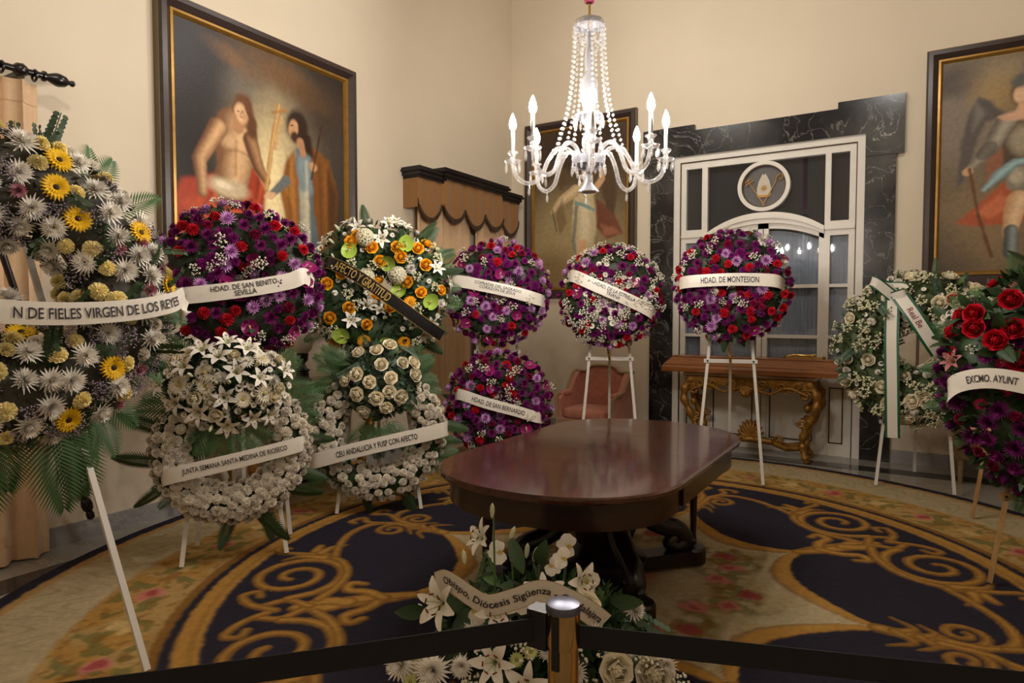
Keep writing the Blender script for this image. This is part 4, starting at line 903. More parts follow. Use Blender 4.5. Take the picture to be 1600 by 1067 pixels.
# ------------------------------------------------------------------ barrier post with belts
SX, SY = -.60, 1.175
bp = thing('barrier_post', 'gold barrier post with black retractable belts stretching both ways', 'barrier', (SX, SY, .022))
build('base_plate', MB().lathe([(.17, 0), (.17, .012), (.15, .03), (.04, .045)], 32), M_BLACKP, bp)
build('post', MB().lathe([(.0315, .03), (.0315, .93)], 28), M_CHROME, bp, True, 40)
build('belt_head', MB().lathe([(.034, .90), (.0345, .905), (.0345, .972), (.034, .975)], 28), M_CHROME, bp, True, 30)
build('cap', MB().lathe([(.036, .972), (.0365, .98), (.034, .987), (.02, .990), (.001, .991)], 28), M_CAP, bp, True, 40)
build('belt_slot', MB().box(-.008, .008, -.037, -.03, .86, .97), M_BLACKP, bp, False)
hd = MB().box(-.075, -.03, -.02, .02, .885, .965); build('belt_clip', hd, M_BLACKP, bp, False)
for nm, pts in (('belt', [(-.05, -.012, .925), (-.56, -.55, .915), (-1.5, -1.5, .91)]), ('belt', [(.03, .006, .922), (.77, .275, .915), (1.9, .69, .91)])):
    P = catmull(pts, 8); mb = MB()
    for i, p in enumerate(P):
        for sx in (-1, 1):
            for zz in (-.024, .024):
                t_ = (P[min(i + 1, len(P) - 1)] - P[max(i - 1, 0)]).normalized(); nn = t_.cross(Vector((0, 0, 1))).normalized() * .0012 * sx
                mb.vert(p + nn + Vector((0, 0, zz)))
    for i in range(len(P) - 1):
        b = i * 4
        for q in ((0, 1), (3, 2), (1, 3), (2, 0)): mb.face((b + q[0], b + q[1], b + 4 + q[1], b + 4 + q[0]))
    build(nm, mb, M_BELT, bp, False)

# ------------------------------------------------------------------ flowers: one shared mesh per kind and colour
def pm(name, col, rough=.6, ov=.14): return mat('petal_' + name, col, rough, spec=.25, obj_var=ov)
def gm(name, col, rough=.5, ov=.2): return mat('leaf_' + name, col, rough, spec=.35, obj_var=ov)
G_DARK = gm('dark_green', (50, 72, 42)); G_PALM = gm('palm_green', (64, 94, 54)); G_MID = gm('mid_green', (72, 100, 52)); G_GREY = gm('eucalyptus_green', (78, 98, 80)); G_LIME = gm('lime', (156, 178, 70))
def petal(mb, az, r0, z0, L, W, e0, e1, ns=2, shape=None, cup=0., roll=0., cols=2, mi=None):
    shape = shape or (lambda s: math.sin(PI * min(1, .12 + .88 * s) ** .8) * .9 + .1)
    ca, sa = math.cos(az), math.sin(az); r, z = r0, z0; rows = []
    for i in range(ns + 1):
        s = i / ns; el = R_(e0 + (e1 - e0) * s); hw = W / 2 * (shape(s) if i < ns else shape(1.0))
        row = []
        for j in range(cols + 1):
            q = -1 + 2 * j / cols; t = q * hw; rad = r; zz = z + cup * hw * q * q + roll * t
            row.append(mb.vert((rad * ca - t * sa, rad * sa + t * ca, zz)))
        rows.append(row)
        r += L / ns * math.cos(el); z += L / ns * math.sin(el)
    for i in range(ns):
        for j in range(cols): mb.face((rows[i][j], rows[i][j + 1], rows[i + 1][j + 1], rows[i + 1][j]), mi)
PT = lambda s: .35 + .65 * math.sin(PI * (.15 + .75 * s)) if s < .99 else .12     # pointed
RD = lambda s: [.35, .8, 1., .75][min(3, int(s * 3.01))]                          # rounded
rnd = random.Random(5)
def mum(col, N=78, L=.052, W=.009, spider=False):
    mb = MB()
    for i in range(N):
        t = i / N; az = i * 2.39996; e0 = 2 + 80 * t ** .85
        petal(mb, az, .004, .012 * t, L * (1 - .42 * t) * rnd.uniform(.88, 1.08), W, e0 - (8 if spider else 0), e0 + (6 if spider else 34) + rnd.uniform(-8, 8), 2, PT, .25, 0, 1)
    return mb.mesh('chrysanthemum', col)
def carnation(col, L=.036):
    mb = MB(); rg = random.Random(7); n = 26
    for k in range(7):
        R = L * (1.04 - .125 * k); z = .002 + .0042 * k; el = .12 + .11 * k; rows = []; c = mb.vert((0, 0, z - .004))
        for q in (.55, 1.):
            row = []
            for i in range(n):
                a = 2 * PI * (i + .5 * (k % 2)) / n + k * .3; ru = (1 if i % 2 else -1) * .0032 * q + rg.uniform(-.0025, .0025) * q; rr = R * q * rg.uniform(.9, 1.06)
                row.append(mb.vert((rr * math.cos(a), rr * math.sin(a), z + R * q * el + ru)))
            rows.append(row)
        for i in range(n): mb.face((c, rows[0][i], rows[0][(i + 1) % n])); mb.face((rows[0][i], rows[1][i], rows[1][(i + 1) % n], rows[0][(i + 1) % n]))
    return mb.mesh('carnation', col, False)
def rose(col, L=.045):
    mb = MB()
    for k, (n, e0, e1, r, l, w) in enumerate(((3, 86, 122, .008, .038, .034), (4, 80, 118, .013, .038, .038), (5, 70, 108, .017, .038, .042), (6, 54, 74, .019, .038, .046), (7, 32, 30, .018, .04, .046))):
        for i in range(n): petal(mb, 2 * PI * i / n + k * .7, r, .006 - .002 * k, l, w, e0, e1 + rnd.uniform(-8, 8), 4, lambda s: .55 + .55 * math.sin(PI * (.12 + .62 * s)), .1, 0, 3)
    mb.lathe([(.006, 0), (.017, .012), (.02, .024), (.015, .035), (.007, .039), (.0005, .037)], 9)
    return mb.mesh('rose', col)
def gerbera(col):
    mb = MB()
    for k, (n, e, L, z) in enumerate(((22, 6, .052, 0), (20, 16, .046, .004), (16, 30, .024, .006))):
        for i in range(n): petal(mb, 2 * PI * (i + .5 * k) / n, .012, z, L * rnd.uniform(.94, 1.04), .0125 if k < 2 else .007, e, e - 10 + rnd.uniform(-6, 6), 3, PT, .15, 0, 2)
    return mb.mesh('gerbera', col)
def dome(r, h, col, name): return MB().lathe([(r, 0), (r * 1.02, h * .4), (r * .8, h * .85), (r * .35, h * 1.0), (.001, h * .9)], 12).mesh(name, col)
def lily(col, L=.088):
    mb = MB()
    for i in range(6): petal(mb, 2 * PI * i / 6, .004, 0 if i % 2 else -.003, L, .036 if i % 2 else .027, 62, -18 + rnd.uniform(-10, 8), 5, lambda s: math.sin(PI * (.1 + .86 * s)) ** .8, .22, 0, 2)
    return mb.mesh('lily', col)
def stamens():
    mb = MB()
    for i in range(6):
        a = 2 * PI * i / 6; d = Vector((math.cos(a), math.sin(a), 0)); mb.cur = 0; mb.tube([(0, 0, 0), d * .014 + Vector((0, 0, .03)), d * .026 + Vector((0, 0, .052))], .0012, 4); mb.cur = 1
        e = d * .026 + Vector((0, 0, .053)); t = Vector((-d.y, d.x, 0)); mb.tube([e - t * .007, e + t * .007], .0026, 5)
    return mb.mesh('stamens', [G_LIME, pm('anther', (122, 58, 30))])
def daisy(col, cc, n=14, L=.019):
    mb = MB()
    for k in range(2):
        for i in range(n): petal(mb, 2 * PI * (i + .5 * k) / n, .004, .002 * k, L * (1 - .12 * k), .0065, 10 + 14 * k, 0, 2, PT, .1, 0, 1)
    mb.cur = 1; mb.lathe([(.006, .001), (.006, .004), (.003, .006), (.0005, .006)], 8)
    return mb.mesh('daisy', [col, cc])
def spray(col, n=26, R=.042, b=.0062, stem=G_MID):
    mb = MB(); rr = random.Random(n)
    for i in range(n):
        a = rr.uniform(0, 2 * PI); q = R * math.sqrt(rr.random()); p = Vector((q * math.cos(a), q * math.sin(a), .022 + rr.uniform(0, .03)))
        mb.cur = 0; s = b * rr.uniform(.7, 1.25)
        for j in range(4): petal(mb, a + j * PI / 2, 0, 0, .0001, .0001, 0, 0, 1, None, 0, 0, 1) if False else None
        mb.lathe([(s * .3, -s * .6), (s, 0), (s * .85, s * .5), (s * .2, s * .75)], 5, p)
        if i % 3 == 0: mb.cur = 1; mb.tube([(0, 0, -.01), p * .5, p], .0012, 3, False)
    return mb.mesh('filler_spray', [col, stem])
def hydrangea(col):
    mb = MB()
    for i in range(72):
        t = (i + .5) / 72; ph = math.acos(1 - 1.15 * t); th = i * 2.39996; n = Vector((math.sin(ph) * math.cos(th), math.sin(ph) * math.sin(th), math.cos(ph))); q = n.to_track_quat('Z', 'Y')
        c = n * .055 + Vector((0, 0, .01))
        for k in range(4):
            a = k * PI / 2 + i; d = q @ Vector((math.cos(a), math.sin(a), .2)); e = q @ Vector((-math.sin(a), math.cos(a), 0))
            v = [mb.vert(c), mb.vert(c + d * .007 + e * .005), mb.vert(c + d * .0125), mb.vert(c + d * .007 - e * .005)]; mb.face(v)
    return mb.mesh('hydrangea', col)
def anthurium(col):
    mb = MB(); n = 18; rows = []
    for k in range(4):
        s = k / 3; row = []
        for i in range(n):
            a = 2 * PI * i / n; r = .05 * (1 - .42 * math.cos(a)) * (1.0 - .35 * abs(math.sin(a)) ** 3) if False else .046 * (1.05 + .35 * -math.cos(a) - .25 * (1 if abs(a - 0) < .2 or abs(a - 2 * PI) < .2 else 0))
            x, y = -r * math.cos(a) * s * 1.15 * -1, r * math.sin(a) * s
            row.append(mb.vert((x, y, .014 * s * s + .012 * s * (x / .05) ** 2)))
        rows.append(row)
    for k in range(3):
        for i in range(n): mb.face((rows[k][i], rows[k][(i + 1) % n], rows[k + 1][(i + 1) % n], rows[k + 1][i]))
    return mb.mesh('anthurium', col)
def spadix(): return MB().tube([(0, 0, 0), (-.012, 0, .02), (-.026, 0, .034)], [.005, .0055, .003], 7).mesh('spadix', pm('spadix', (206, 176, 130)))
def orchid(col):
    mb = MB()
    for i, (a, L, W) in enumerate(((90, .04, .034), (215, .038, .03), (325, .038, .03), (10, .042, .052), (170, .042, .052))): petal(mb, R_(a), .002, 0 if i < 3 else .003, L, W, 12, -6, 4, lambda s: math.sin(PI * (.12 + .8 * s)) ** .6, .08, 0, 3)
    mb.cur = 1; petal(mb, R_(270), .0, .004, .02, .016, 50, -20, 3, RD, .4); mb.lathe([(.004, 0), (.005, .006), (.002, .012)], 7)
    return mb.mesh('orchid', [col, pm('orchid_lip', (206, 180, 96))])
def bud(col, L=.075): return MB().lathe([(.003, 0), (.009, L * .15), (.0125, L * .5), (.010, L * .8), (.002, L)], 8).mesh('lily_bud', col)
def leaf_mesh(col, L=.11, W=.045):
    mb = MB(); petal(mb, 0, .0, 0, L, W, 35, -10, 5, lambda s: max(.05, math.sin(PI * (.06 + .92 * s)) ** .8), .25, 0, 2); return mb.mesh('broad_leaf', col)
def frond(col, L=.42, n=17, ll=.17, wl=.014, droop=.25, taper=True):      # grows along +X, flat in XY, drooping -Z
    mb = MB(); P = [Vector((L * t, 0, -droop * L * t * t)) for t in [i / 10 for i in range(11)]]; mb.tube(P, [.004 - .003 * i / 10 for i in range(11)], 5)
    for i in range(n):
        t = .12 + .86 * i / (n - 1); p = Vector((L * t, 0, -droop * L * t * t)); l = ll * (math.sin(PI * (.2 + .72 * t)) if taper else 1 - .5 * t)
        for s in (-1, 1):
            a = R_(62 - 34 * t) * s; d = Vector((math.cos(a), math.sin(a), -.12)); sd = Vector((-math.sin(a), math.cos(a), 0)) * wl / 2
            v = [mb.vert(p - sd * .4), mb.vert(p + sd * .4), mb.vert(p + d * l * .45 + sd), mb.vert(p + d * l * .45 - sd), mb.vert(p + d * l + Vector((0, 0, -.2 * l)))]
            mb.face((v[0], v[1], v[2], v[3])); mb.face((v[3], v[2], v[4]))
    return mb.mesh('palm_frond', col)
def eucalypt(col, L=.22, n=9):
    mb = MB(); mb.tube([(0, 0, 0), (L * .5, 0, .01), (L, 0, -.02)], .002, 4)
    for i in range(n):
        t = .1 + .9 * i / n
        for s in (-1, 1):
            c = Vector((L * t, s * .016, .0)); r = .017 * (1.1 - .4 * t); up = Vector((rnd.uniform(-.4, .4), s * .3, 1)).normalized(); q = up.to_track_quat('Z', 'Y')
            mb.face([mb.vert(c + q @ Vector((r * math.cos(a * PI / 3), r * math.sin(a * PI / 3), 0))) for a in range(6)])
    return mb.mesh('leafy_sprig', col)
K = {}
K['mum_white'] = (mum(pm('white', (240, 234, 224)), 105, .062, .0105, True), .056); K['mum_lilac'] = (mum(pm('lilac', (216, 162, 216))), .048); K['mum_purple'] = (mum(pm('purple', (134, 34, 112)), 84), .05)
K['mum_pink'] = (mum(pm('dusty_pink', (196, 138, 150)), 70, .04), .04); K['mum_plum'] = (mum(pm('plum', (116, 30, 100)), 90, .06, .01), .058); K['mum_bigwhite'] = (mum(pm('white', (240, 234, 224)), 100, .07, .012), .066)
for c, rgb in (('white', (240, 232, 218)), ('yellow', (250, 234, 172)), ('red', (190, 20, 40)), ('purple', (120, 26, 104)), ('wine', (132, 18, 60))): K['carnation_' + c] = (carnation(pm('carnation_' + c, rgb)), .04)
for c, rgb in (('white', (240, 230, 204)), ('yellow', (238, 174, 36)), ('red', (186, 14, 36))): K['rose_' + c] = (rose(pm('rose_' + c, rgb, .5)), .046)
K['gerbera_yellow'] = (gerbera(pm('gerbera_yellow', (232, 184, 20))), .062); K['gerbera_orange'] = (gerbera(pm('gerbera_orange', (226, 158, 30))), .06); K['gerbera_white'] = (gerbera(pm('gerbera_white', (226, 216, 192))), .06)
K['lily_white'] = (lily(pm('lily_white', (240, 234, 224))), .075); K['lily_pink'] = (lily(pm('lily_pink', (176, 108, 112))), .07)
K['daisy_white'] = (daisy(pm('white', (240, 234, 224)), pm('daisy_eye', (150, 150, 70))), .024); K['daisy_magenta'] = (daisy(pm('magenta', (180, 24, 84)), pm('daisy_yellow', (214, 170, 50)), 16, .034), .038); K['daisy_green'] = (daisy(pm('green_mum', (196, 200, 130)), pm('daisy_eye', (150, 150, 70))), .024)
K['spray_white'] = (spray(pm('spray_white', (226, 220, 204)), 26), .038); K['spray_mauve'] = (spray(pm('spray_mauve', (150, 132, 150)), 46, .055, .0048), .05); K['spray_violet'] = (spray(pm('spray_violet', (98, 40, 104)), 26), .038); K['spray_cream'] = (spray(pm('spray_cream', (214, 210, 176)), 34, .045, .008), .045)
K['hydrangea_white'] = (hydrangea(pm('hydrangea', (226, 220, 190))), .066); K['anthurium_green'] = (anthurium(pm('anthurium_green', (150, 176, 72), .3)), .06); K['anthurium_plum'] = (anthurium(pm('anthurium_plum', (140, 32, 98), .3)), .06)
K['orchid_white'] = (orchid(pm('white', (240, 234, 224))), .045); K['bud_white'] = (bud(pm('bud_cream', (206, 206, 168))), .03); K['bud_pink'] = (bud(pm('bud_pink', (190, 130, 104)), .09), .03)
K['leaf_dark'] = (leaf_mesh(G_DARK), .05); K['leaf_mid'] = (leaf_mesh(G_MID, .1, .035), .05); K['frond'] = (frond(G_PALM), .1); K['frond_big'] = (frond(G_PALM, .6, 22, .26, .018, .35), .1); K['fern'] = (frond(G_DARK, .26, 20, .075, .012, .15), .05); K['sprig'] = (eucalypt(G_GREY), .05); K['sprig_green'] = (eucalypt(G_DARK, .17, 8), .05)
NAMES = dict(mum='chrysanthemum', carnation='carnation', rose='rose', gerbera='gerbera', lily='lily', daisy='daisy', spray='filler_spray', hydrangea='hydrangea', anthurium='anthurium', orchid='orchid', bud='lily_bud', leaf='broad_leaf', frond='palm_frond', fern='fern_frond', sprig='leafy_sprig')
CENTRE = {'gerbera': ('flower_centre', {'gerbera_yellow': dome(.014, .012, pm('gerbera_eye_dark', (60, 40, 20)), 'flower_centre'), 'gerbera_orange': dome(.016, .012, pm('gerbera_eye_orange', (170, 104, 20)), 'flower_centre'), 'gerbera_white': dome(.016, .012, pm('gerbera_eye_cream', (190, 172, 110)), 'flower_centre')}), 'lily': ('stamens', stamens()), 'anthurium': ('spadix', spadix())}

def put(root, kind, pos, nrm, roll=None, scale=1., xdir=None, rg=rnd):
    me, rad = K[kind]; base = kind.split('_')[0]
    o = link(NAMES[base], me, root); n = Vector(nrm).normalized()
    if xdir is not None:
        x = Vector(xdir).normalized(); n = (n - x * n.dot(x)).normalized(); y = n.cross(x); q = Matrix((x, y, n)).transposed().to_quaternion()
    else:
        q = n.to_track_quat('Z', 'Y') @ Quaternion((0, 0, 1), rg.uniform(0, 2 * PI) if roll is None else roll)
    o.rotation_mode = 'QUATERNION'; o.rotation_quaternion = q; o.location = pos; o.scale = (scale,) * 3
    if base in CENTRE:
        nm, cm = CENTRE[base]; link(nm, cm[kind] if isinstance(cm, dict) else cm, o)
    return o

class Ring:      # flower wreath lying in the local XZ plane, facing -Y; origin of the root at its lowest point
    def __init__(s, label, C, R, r, face=(0, 0), tilt=6, seed=1, dep=.62, cat='wreath', group=None):
        s.R, s.r, s.dep, s.rg = R, r, dep, random.Random(seed); s.H = R + r
        C = Vector(C); f = (Vector((face[0], face[1])) - C.xy).normalized(); s.a = math.atan2(f.x, -f.y); t = R_(tilt)
        q = Matrix.Rotation(s.a, 3, 'Z') @ Matrix.Rotation(-t, 3, 'X')
        s.root = thing('flower_wreath', label, cat, C - q @ Vector((0, 0, s.H)), s.a, group, -t); s.taken = []; s.C = C
    def surf(s, ph, ps, lift=0.):
        rad = Vector((math.cos(ph), 0, math.sin(ph))); fr = Vector((0, -1, 0))
        p = rad * (s.R + (s.r + lift) * math.cos(ps)) + fr * (s.r * s.dep + lift) * math.sin(ps); n = (rad * math.cos(ps) + fr * math.sin(ps) / s.dep * .8).normalized()
        return p + Vector((0, 0, s.H)), n
    def core(s, m=G_DARK, ph0=0, ph1=360, n=900, ln=.055, seed=3):
        mb = MB(); rg = random.Random(seed); k = 48
        for i in range(k + 1):
            a = R_(ph0 + (ph1 - ph0) * i / k)
            for j in range(11):
                ps = -.9 + (PI + 1.8) * j / 10; rad = Vector((math.cos(a), 0, math.sin(a))); p = rad * (s.R + s.r * .8 * math.cos(ps)) + Vector((0, -1, 0)) * s.r * .8 * s.dep * math.sin(ps)
                mb.vert(p + Vector((0, 0, s.H)))
        for i in range(k):
            for j in range(10): b = i * 11 + j; mb.face((b, b + 11, b + 12, b + 1))
        for i in range(n):
            p, nn = s.surf(R_(rg.uniform(ph0, ph1)), rg.uniform(-.5, PI + .5), -.02); d = (nn + Vector((rg.gauss(0, .6), rg.gauss(0, .6), rg.gauss(0, .6)))).normalized(); e = d.cross(Vector((rg.gauss(0, 1), rg.gauss(0, 1), rg.gauss(0, 1)))).normalized() * ln * .2
            v = [mb.vert(p), mb.vert(p + d * ln * .55 + e), mb.vert(p + d * ln * 1.1), mb.vert(p + d * ln * .55 - e)]; mb.face(v)
        o = build('foliage', mb, m, s.root, True, 60); o['kind'] = 'stuff'
    def fill(s, items, ph=(0, 360), ps=(-20, 200), tight=.78, tries=60, lift=.004):
        for kind, n, sc in items:
            rad = K[kind][1] * sc
            for _ in range(n):
                for _t in range(tries):
                    p, nn = s.surf(R_(s.rg.uniform(*ph)), R_(s.rg.uniform(*ps)), lift)
                    if all((p - q).length > (rad + rq) * tight for q, rq in s.taken): break
                else: continue
                s.taken.append((p, rad)); k = s.rg.uniform(.88, 1.14) * sc
                nj = (nn + Vector((s.rg.gauss(0, .16), s.rg.gauss(0, .12) - .12, s.rg.gauss(0, .16)))).normalized(); put(s.root, kind, p + nn * .004, nj, None, k, None, s.rg)
    def at(s, kind, x, z, sc=1., fwd=.0, nrm=None, roll=None):   # offset from the wreath centre in its own plane
        d = Vector((x, 0, z)); R = d.length; ph = math.atan2(z, x); c = max(-1, min(1, (R - s.R) / s.r)); ps = math.acos(c)
        p, nn = s.surf(ph, ps); 
        if abs(R - s.R) > s.r: p = Vector((x, -.02, z + s.H))
        s.taken.append((p, K[kind][1] * sc)); put(s.root, kind, p + nn * (.012 + fwd), nrm or (nn + Vector((0, -.5, 0))), roll, sc, None, s.rg)
    def green(s, kind, n, ph=(0, 360), sc=1., out=1., seed=0, start=.55, back=.3, down=0.):
        for i in range(n):
            a = R_(s.rg.uniform(*ph)); rad = Vector((math.cos(a), 0, math.sin(a))); p = rad * (s.R + s.r * start) + Vector((0, back * s.r * s.rg.uniform(-.6, .6), s.H))
            d = rad * out + Vector((s.rg.gauss(0, .25), s.rg.uniform(-.35, .1), s.rg.gauss(0, .25) - down)); put(s.root, kind, p, Vector((s.rg.gauss(0, .3), -1, s.rg.gauss(0, .3))), None, sc * s.rg.uniform(.8, 1.2), d, s.rg)
    def tuck(s, kind, n, ph=(0, 360), sc=1., ps=(20, 160)):       # leaves poking out between the flowers
        for i in range(n):
            p, nn = s.surf(R_(s.rg.uniform(*ph)), R_(s.rg.uniform(*ps)), 0); t = Vector((s.rg.gauss(0, 1), s.rg.gauss(0, .3), s.rg.gauss(0, 1))).normalized(); put(s.root, kind, p - nn * .01, nn, None, sc * s.rg.uniform(.8, 1.2), (t + nn * .7), s.rg)

def text_mesh(body):
    cu = bpy.data.curves.new('lettering', 'FONT'); cu.body = body; cu.align_x = 'CENTER'; cu.resolution_u = 3; cu.space_line = .85; cu.offset = .012
    o = bpy.data.objects.new('lettering', cu); COL.objects.link(o); bpy.context.view_layer.update()
    dg = bpy.context.evaluated_depsgraph_get(); me = bpy.data.meshes.new_from_object(o.evaluated_get(dg)); bpy.data.objects.remove(o); bpy.data.curves.remove(cu)
    return me
def sash(root, pts, width, m=None, text=None, tlen=.4, th=.04, tc=.5, tmat=None, wdir=(0, 0, 1), edge=None, edge_w=.12, name='sash', label=None, n=10, flip=1, shift=0.):
    P = catmull(pts, n); k = len(P); W = []; Nn = []; S = [0.]
    for i in range(k):
        t = (P[min(i + 1, k - 1)] - P[max(i - 1, 0)]).normalized(); wv = Vector(wdir(i / (k - 1)) if callable(wdir) else wdir); wv = (wv - t * wv.dot(t)).normalized(); W.append(wv); Nn.append(t.cross(wv).normalized() * flip)
        if i: S.append(S[-1] + (P[i] - P[i - 1]).length)
    mb = MB(); cols = [-1, -1 + edge_w * 2, 0, 1 - edge_w * 2, 1] if edge else [-1, -.5, 0, .5, 1]
    for i in range(k):
        for c in cols: mb.vert(P[i] + W[i] * (c * width / 2) + Nn[i] * (.002 * (1 - c * c)))
    for i in range(k - 1):
        for j in range(4): b = i * 5 + j; mb.face((b, b + 5, b + 6, b + 1), (1 if j in (0, 3) else 0) if edge else 0)
    so = build(name, mb, [m or M_SASH] + ([edge] if edge else []), root, True, 80); so['label'] = label or 'lettered satin sash'
    if text:
        me = text_mesh(text); co = np.zeros(len(me.vertices) * 3, np.float32); me.vertices.foreach_get('co', co); co = co.reshape(-1, 3)
        x0, x1 = co[:, 0].min(), co[:, 0].max(); y0, y1 = co[:, 1].min(), co[:, 1].max()
        for v in co:
            s = S[-1] * tc + ((v[0] - x0) / (x1 - x0) - .5) * tlen; y = ((v[1] - y0) / (y1 - y0) - .5) * th + shift; s = min(max(s, 0), S[-1] - 1e-5); i = 0
            while S[i + 1] < s: i += 1
            f = (s - S[i]) / (S[i + 1] - S[i]); p = P[i].lerp(P[i + 1], f) + W[i].lerp(W[i + 1], f) * y + Nn[i].lerp(Nn[i + 1], f) * .0055
            v[:] = p
        me.vertices.foreach_set('co', co.ravel()); me.materials.clear(); me.materials.append(tmat or M_INK); me.update(); link('lettering', me, so)
    return so

EASELS = []
def easel(label, C, a, foot_hw, foot_y, top_hw, top_z, top_y, bar_z, m, hook=True, back=.55, group=None, rung=True):
    t = thing('display_easel', label, 'easel', (C[0], C[1], .026), a, group); wd, dp = .027, .018; lerp = lambda z: (z / top_z)
    for s in (-1, 1): build('front_leg', MB().bar((s * foot_hw, foot_y, .004), (s * top_hw, top_y, top_z), wd, dp, (0, 1, 0)), m, t, False)
    build('back_leg', MB().bar((0, top_y + back, .004), (0, top_y + .03, top_z * .95), wd, dp, (0, 1, 0)), m, t, False)
    f = lerp(bar_z); hw = foot_hw + (top_hw - foot_hw) * f + .035; y = foot_y + (top_y - foot_y) * f - dp - .002
    if rung: build('crossbar', MB().box(-hw, hw, y - .008, y + .008, bar_z - .018, bar_z + .018), m, t, False)
    build('top_bar', MB().box(-top_hw - .03, top_hw + .03, top_y - .02, top_y + .02, top_z - .05, top_z - .01), m, t, False)
    if rung:
        for s in (-1, 1): build('bolt', MB().lathe([(.009, 0), (.009, .008), (.004, .01)], 8, (s * (hw - .035), y - .008, bar_z), (0, -1, 0)), M_BLACKP, t)
    if hook: build('brass_hook', MB().tube(catmull([(0, y - .012, bar_z - .01), (-.004, y - .02, bar_z + .03), (-.02, y - .01, bar_z + .09), (-.022, y - .012, bar_z + .13)], 5), [.012] * 8 + [.008] * 8, 8), M_BRASS, t)
    return t

# ------------------------------------------------------------------ the wreaths
U = lambda s: (lambda x, z, y: (x * s, y, z * s))
def sash_pts(w, s, pts): return [(x * s, y, w.H - z * s) for x, z, y in pts]       # offsets from the wreath centre, in its own plane

# 1 big yellow and white wreath
w = Ring('huge yellow and white wreath of gerberas, carnations and spider chrysanthemums before the beige curtain', (-3.379, 1.266, 1.727), .46, .225, (0, 1.1), tilt=8, seed=11)
s = .00279
w.core(gm('grey_filler', (86, 84, 74)), n=1500)
for x, z in ((92, 105), (188, 90), (122, -142), (55, -215), (235, 3), (72, 195), (15, -85), (-120, 60), (-90, -150), (-150, 170), (62, 150)): w.at('gerbera_yellow', x * s, z * s, 1.0, .012)
for x, z in ((30, 118), (62, 92), (150, 78), (180, 48), (140, 118), (8, 72), (160, 140), (10, -115), (85, -122), (130, -170), (30, -195), (60, -160), (190, -95), (180, -50), (5, -30), (-60, 120), (210, -30), (95, -60)): w.at('mum_white', x * s, z * s, 1.0, .008)
for x, z in ((188, 72), (170, -145), (150, 58)): w.at('mum_pink', x * s, z * s, 1.)
w.fill([('carnation_yellow', 85, 1.08), ('mum_white', 60, 1.02), ('carnation_white', 18, 1.0), ('mum_pink', 7, 1.)], tight=.63)
w.fill([('spray_mauve', 90, .9)], tight=.42, lift=-.004)
w.tuck('sprig_green', 26); w.green('frond', 4, (-70, 0), .62); w.green('frond', 3, (25, 60), .6); w.green('frond', 3, (70, 120), .5); w.green('frond_big', 9, (232, 318), .58, down=.5); w.green('sprig_green', 12, (0, 360)); w.green('sprig', 10, (70, 120), .9); w.green('sprig_green', 16, (0, 360), .9, -.7, start=-.7)
sash(w.root, sash_pts(w, s, [(-250, 25, .02), (-160, 40, -.16), (-60, 52, -.235), (40, 58, -.25), (140, 52, -.24), (215, 38, -.21), (262, 20, -.13)]), .098, text='N DE FIELES VIRGEN DE LOS REYES', tlen=.74, th=.047, tc=.705, label='broad white sash with dark capital letters', wdir=lambda u: (0, -.1, 1))
sash(w.root, sash_pts(w, s, [(262, 22, -.13), (250, 48, -.15), (258, 62, -.08)]), .09, label='folded white sash end')
easel('white wooden easel under the huge yellow and white wreath', w.C, w.a, .316, -.515, .2, 2.2, .5, 1.4, M_EASELW, False, .3)

# 2 purple wreath above the white lily wreath
def purple(label, C, R, r, seed, plum, n_lilac, n_red, n_white, n_anth, tilt=6, sc=1., wine=6, violet=8, greens=True):
    w = Ring(label, C, R, r, tilt=tilt, seed=seed); w.core(gm('deep_green', (44, 54, 36)), n=900)
    w.fill([('anthurium_plum', n_anth, 1.), ('mum_lilac', n_lilac, sc * 1.1), ('carnation_red', n_red, sc * 1.1), ('mum_purple', plum, sc), ('carnation_purple', plum // 2, sc * 1.1), ('carnation_wine', wine, sc)], tight=.74)
    w.fill([('spray_white', n_white, 1.05), ('spray_violet', violet, .9)], tight=.4, lift=.012)
    w.tuck('leaf_dark', 16, sc=.75); w.green('leaf_dark', 5, sc=.6, start=.3); w.green('fern', 7, sc=.5); w.green('sprig_green', 6, sc=.6); w.fill([('carnation_purple', 34, .85)], tight=.62)
    return w
w = purple('broad purple wreath with plum anthuriums on the easel above the white lily wreath', (-3.99, 2.886, 1.825), .305, .22, 21, 46, 30, 22, 20, 14)
s = .00446
sash(w.root, sash_pts(w, s, [(-112, 32, -.06), (-95, 30, -.155), (-40, 24, -.19), (20, 15, -.2), (70, 4, -.185), (92, -5, -.165), (108, 2, -.08)]), .112, text='HDAD. DE SAN BENITO\nSEVILLA', tlen=.42, th=.078, tc=.53, label='white sash with two lines of capitals')
easel('white wooden easel carrying the broad purple wreath behind the white lily wreath', w.C, w.a, .3, -.06, .14, 2.15, .22, 1.24, M_EASELW, False, .3)

